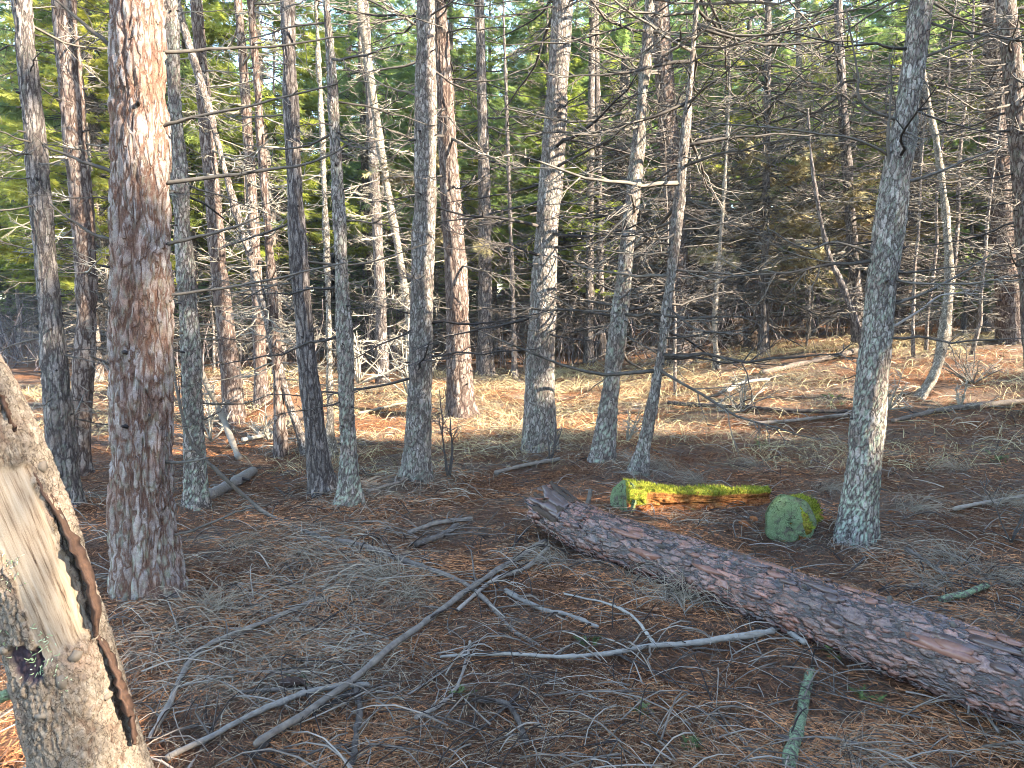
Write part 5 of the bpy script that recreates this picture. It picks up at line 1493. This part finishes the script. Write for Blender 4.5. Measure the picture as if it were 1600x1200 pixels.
TUFTS = [(480, 868, 'dry grass tuft below the dark furrowed trunk'), (330, 965, 'dry grass tuft right of the thick reddish trunk foot'), (380, 855, 'grey grass tuft below the slim grey-green trunk'),
         (610, 905, 'grass tuft left of where the poles cross'), (1060, 940, 'grass tuft tucked against the front of the fallen log'), (1085, 930, 'small grass tuft under the middle of the fallen log'),
         (1500, 880, 'large dry grass tuft right of the fallen log'), (1545, 905, 'grass tuft at the right edge above the mossy stick'), (1470, 920, 'grass tuft beside the dark stick right of the log'),
         (1500, 735, 'grass tuft on the needles right of the leaning conifer'), (1290, 765, 'bleached grass tuft left of the leaning conifer, behind the round log end'), (1090, 755, 'pale grass tuft behind the mossy log'),
         (1040, 735, 'grass tuft right of the thin leaning trunk foot'), (1180, 725, 'grass tuft in the shade edge behind the mossy log'), (1420, 800, 'pale grass tuft right of the leaning conifer foot'),
         (1560, 790, 'grass tuft by the grey stick at the right edge'), (640, 930, 'grass tuft above the long dark pole'), (1000, 900, 'twiggy grass tuft at the log underside near its torn end'),
         (870, 880, 'grass tuft below the torn log end'), (1330, 1170, 'small dry tuft in the bottom right needles')]
for k, (px, py, lb) in enumerate(TUFTS):
    p = ground(px, py)
    o = link('grass_tuft', tuft_me[k % 4], None, None, (p[0], p[1], TZ(p[0], p[1])[0] - 0.01))
    s = rng.uniform(0.8, 1.3); o.scale = (s, s, s); o.rotation_euler = (0, 0, rng.uniform(0, 6.28))
    tag(o, lb, 'grass tuft', 'dry grass tufts')
# bare shrubs
def shrub(px, py, h_px, label, mat, n, seed, spread=0.35):
    rg = np.random.default_rng(seed)
    p = ground(px, py); d = depth(p) / FPX; H = h_px * d
    t = empty('bare_shrub', p, label, 'shrub')
    for k in range(n):
        b = Bag()
        az = rg.uniform(0, 6.28); tl = abs(rg.normal(0, spread))
        u = np.linspace(0, 1, 7)
        L = H * rg.uniform(0.6, 1.05)
        P = np.stack([np.cos(az) * np.sin(tl) * u * L, np.sin(az) * np.sin(tl) * u * L, np.cos(tl) * u * L], -1) + wobble(7, 0.02 * L, rg)
        V, Q, Tr = tube(P, 1.6 * d * (1 - 0.6 * u), 4)
        b.add(V, Q, Tr, tint=0.5)
        for q in range(7):
            a = rg.uniform(0.3, 0.95); bs = np.array([np.interp(a, u, P[:, c]) for c in range(3)])
            dd = np.array([rg.normal(0, 0.8), rg.normal(0, 0.8), rg.uniform(0.1, 0.8)]); dd /= np.linalg.norm(dd)
            l = L * rg.uniform(0.12, 0.35); w = np.linspace(0, 1, 4)
            V, Q, Tr = tube(bs + dd[None] * (w * l)[:, None] + wobble(4, 0.06 * l, rg), 0.9 * d * (1 - 0.5 * w), 3)
            b.add(V, Q, Tr, tint=rg.uniform(0.3, 0.9))
        link('stem', b.mesh('stem'), M[mat], t)
shrub(702, 752, 150, 'thin dark bare shrub right of the tall mottled trunk', 'twig_dark', 4, 1, 0.15)
shrub(640, 620, 130, 'bleached twiggy bush in the sun behind the tall mottled trunk', 'twig_pale', 12, 2, 0.6)
shrub(420, 690, 60, 'bleached brush pile left of the straight slender trunk', 'twig_pale', 12, 3, 0.9)
shrub(330, 690, 90, 'bleached twigs standing behind the leaning pale pole', 'twig_pale', 7, 4, 0.5)
shrub(1580, 850, 130, 'thin dark bare shrub at the right edge above the fallen log', 'twig_dark', 4, 5, 0.25)
shrub(1160, 640, 60, 'pale brush in the sunny grass behind the thin leaning trunks', 'twig_pale', 10, 6, 0.9)
shrub(1390, 640, 75, 'pale brush in the sun between the leaning conifer and crooked sapling', 'twig_pale', 10, 7, 0.9)
shrub(1520, 600, 70, 'grey brush on the rise left of the brown plated trunk', 'twig', 12, 8, 0.9)
shrub(1500, 640, 50, 'low pale brush behind the thin sunny log', 'twig_pale', 9, 9, 0.9)
shrub(980, 690, 60, 'thin pale twigs between the two leaning grey trunks', 'twig_pale', 5, 10, 0.5)
shrub(860, 720, 70, 'small dark twigs at the foot of the central grey trunk', 'twig_dark', 3, 11, 0.4)
shrub(560, 600, 110, 'bleached bush between the lichened trunk and the mottled trunk', 'twig_pale', 12, 12, 0.7)
# green sprigs
for k, (px, py, lb) in enumerate(((1300, 1030, 'green sprig under the front of the fallen log'), (1190, 700, 'green sprig in the grass behind the mossy log'), (1560, 720, 'green sprig near the right edge on the needles'),
                                  (720, 1085, 'tiny green sprig above the curved dark stick'), (1005, 1115, 'green sprig in the needles below the silvery branch'), (920, 1010, 'green sprig beside the silvery branch'),
                                  (1085, 1175, 'green sprig at the bottom right of centre'), (1305, 635, 'bright green sprig on the sunny grass'), (1350, 1090, 'green sprig beside the lichen-covered stick'),
                                  (470, 1070, 'small fir sprig near the dark cone'))):
    rg = np.random.default_rng(1000 + k); p = ground(px, py); d = depth(p)
    b = Bag(); n = 14
    pos = np.zeros((n, 3)) + rg.normal(0, 0.012, (n, 3)) * d * 0.5; pos[:, 2] = np.abs(pos[:, 2])
    az = rg.uniform(0, 6.28, n)
    add_sprays(b, pos, np.stack([np.cos(az), np.sin(az), rg.uniform(0.1, 0.9, n)], -1), rg.uniform(0.03, 0.06, n) * (0.6 + 0.1 * d), rg.uniform(0, 1, n), rg)
    tag(link('green_sprig', b.mesh('green_sprig', False), M['green_leaf'], None, (p[0], p[1], TZ(p[0], p[1])[0])), lb, 'sprig', 'green sprigs')
# dark cone
p = ground(460, 1078)
V, Q, Tr, hv, lv, _ = bark_tube(np.array([[-0.055, 0, 0], [-0.03, 0, 0.002], [0.01, 0, 0.002], [0.05, 0, 0]]), [0.012, 0.02, 0.019, 0.006], 0.004, 0.009, 0.8, 0.006, 5, ref=(0, 0, 1))
tag(link('pine_cone', mk_mesh('pine_cone', V, Q, Tr, {'h': hv, 'lich': lv}), M['cone'], None, p + np.array([0, 0, 0.03])), 'dark pine cone lying left of the long dark pole', 'cone')


# ------------------------------------------------------------------ faint winter haze between the trees
Vh = np.array([(x, y, z) for z in (-3.0, 40.0) for y in (-75, 215) for x in (-175, 175)], float)
hm = mk_mesh('haze', Vh, [(0, 2, 3, 1), (4, 5, 7, 6), (0, 1, 5, 4), (2, 6, 7, 3), (0, 4, 6, 2), (1, 3, 7, 5)], None, None, False)
tag(link('haze', hm), 'thin bluish haze between the trees', None, None, 'stuff')
mh = bpy.data.materials.new('haze'); th_ = nt(mh)
th_.nodes.remove(th_.nodes['Principled BSDF'])
pv = N(th_, 'ShaderNodeVolumePrincipled'); pv.inputs['Color'].default_value = (0.58, 0.80, 1.0, 1); pv.inputs['Density'].default_value = 0.0004; pv.inputs['Anisotropy'].default_value = 0.0
th_.links.new(pv.outputs[0], th_.nodes['Material Output'].inputs['Volume'])
hm.materials.append(mh)
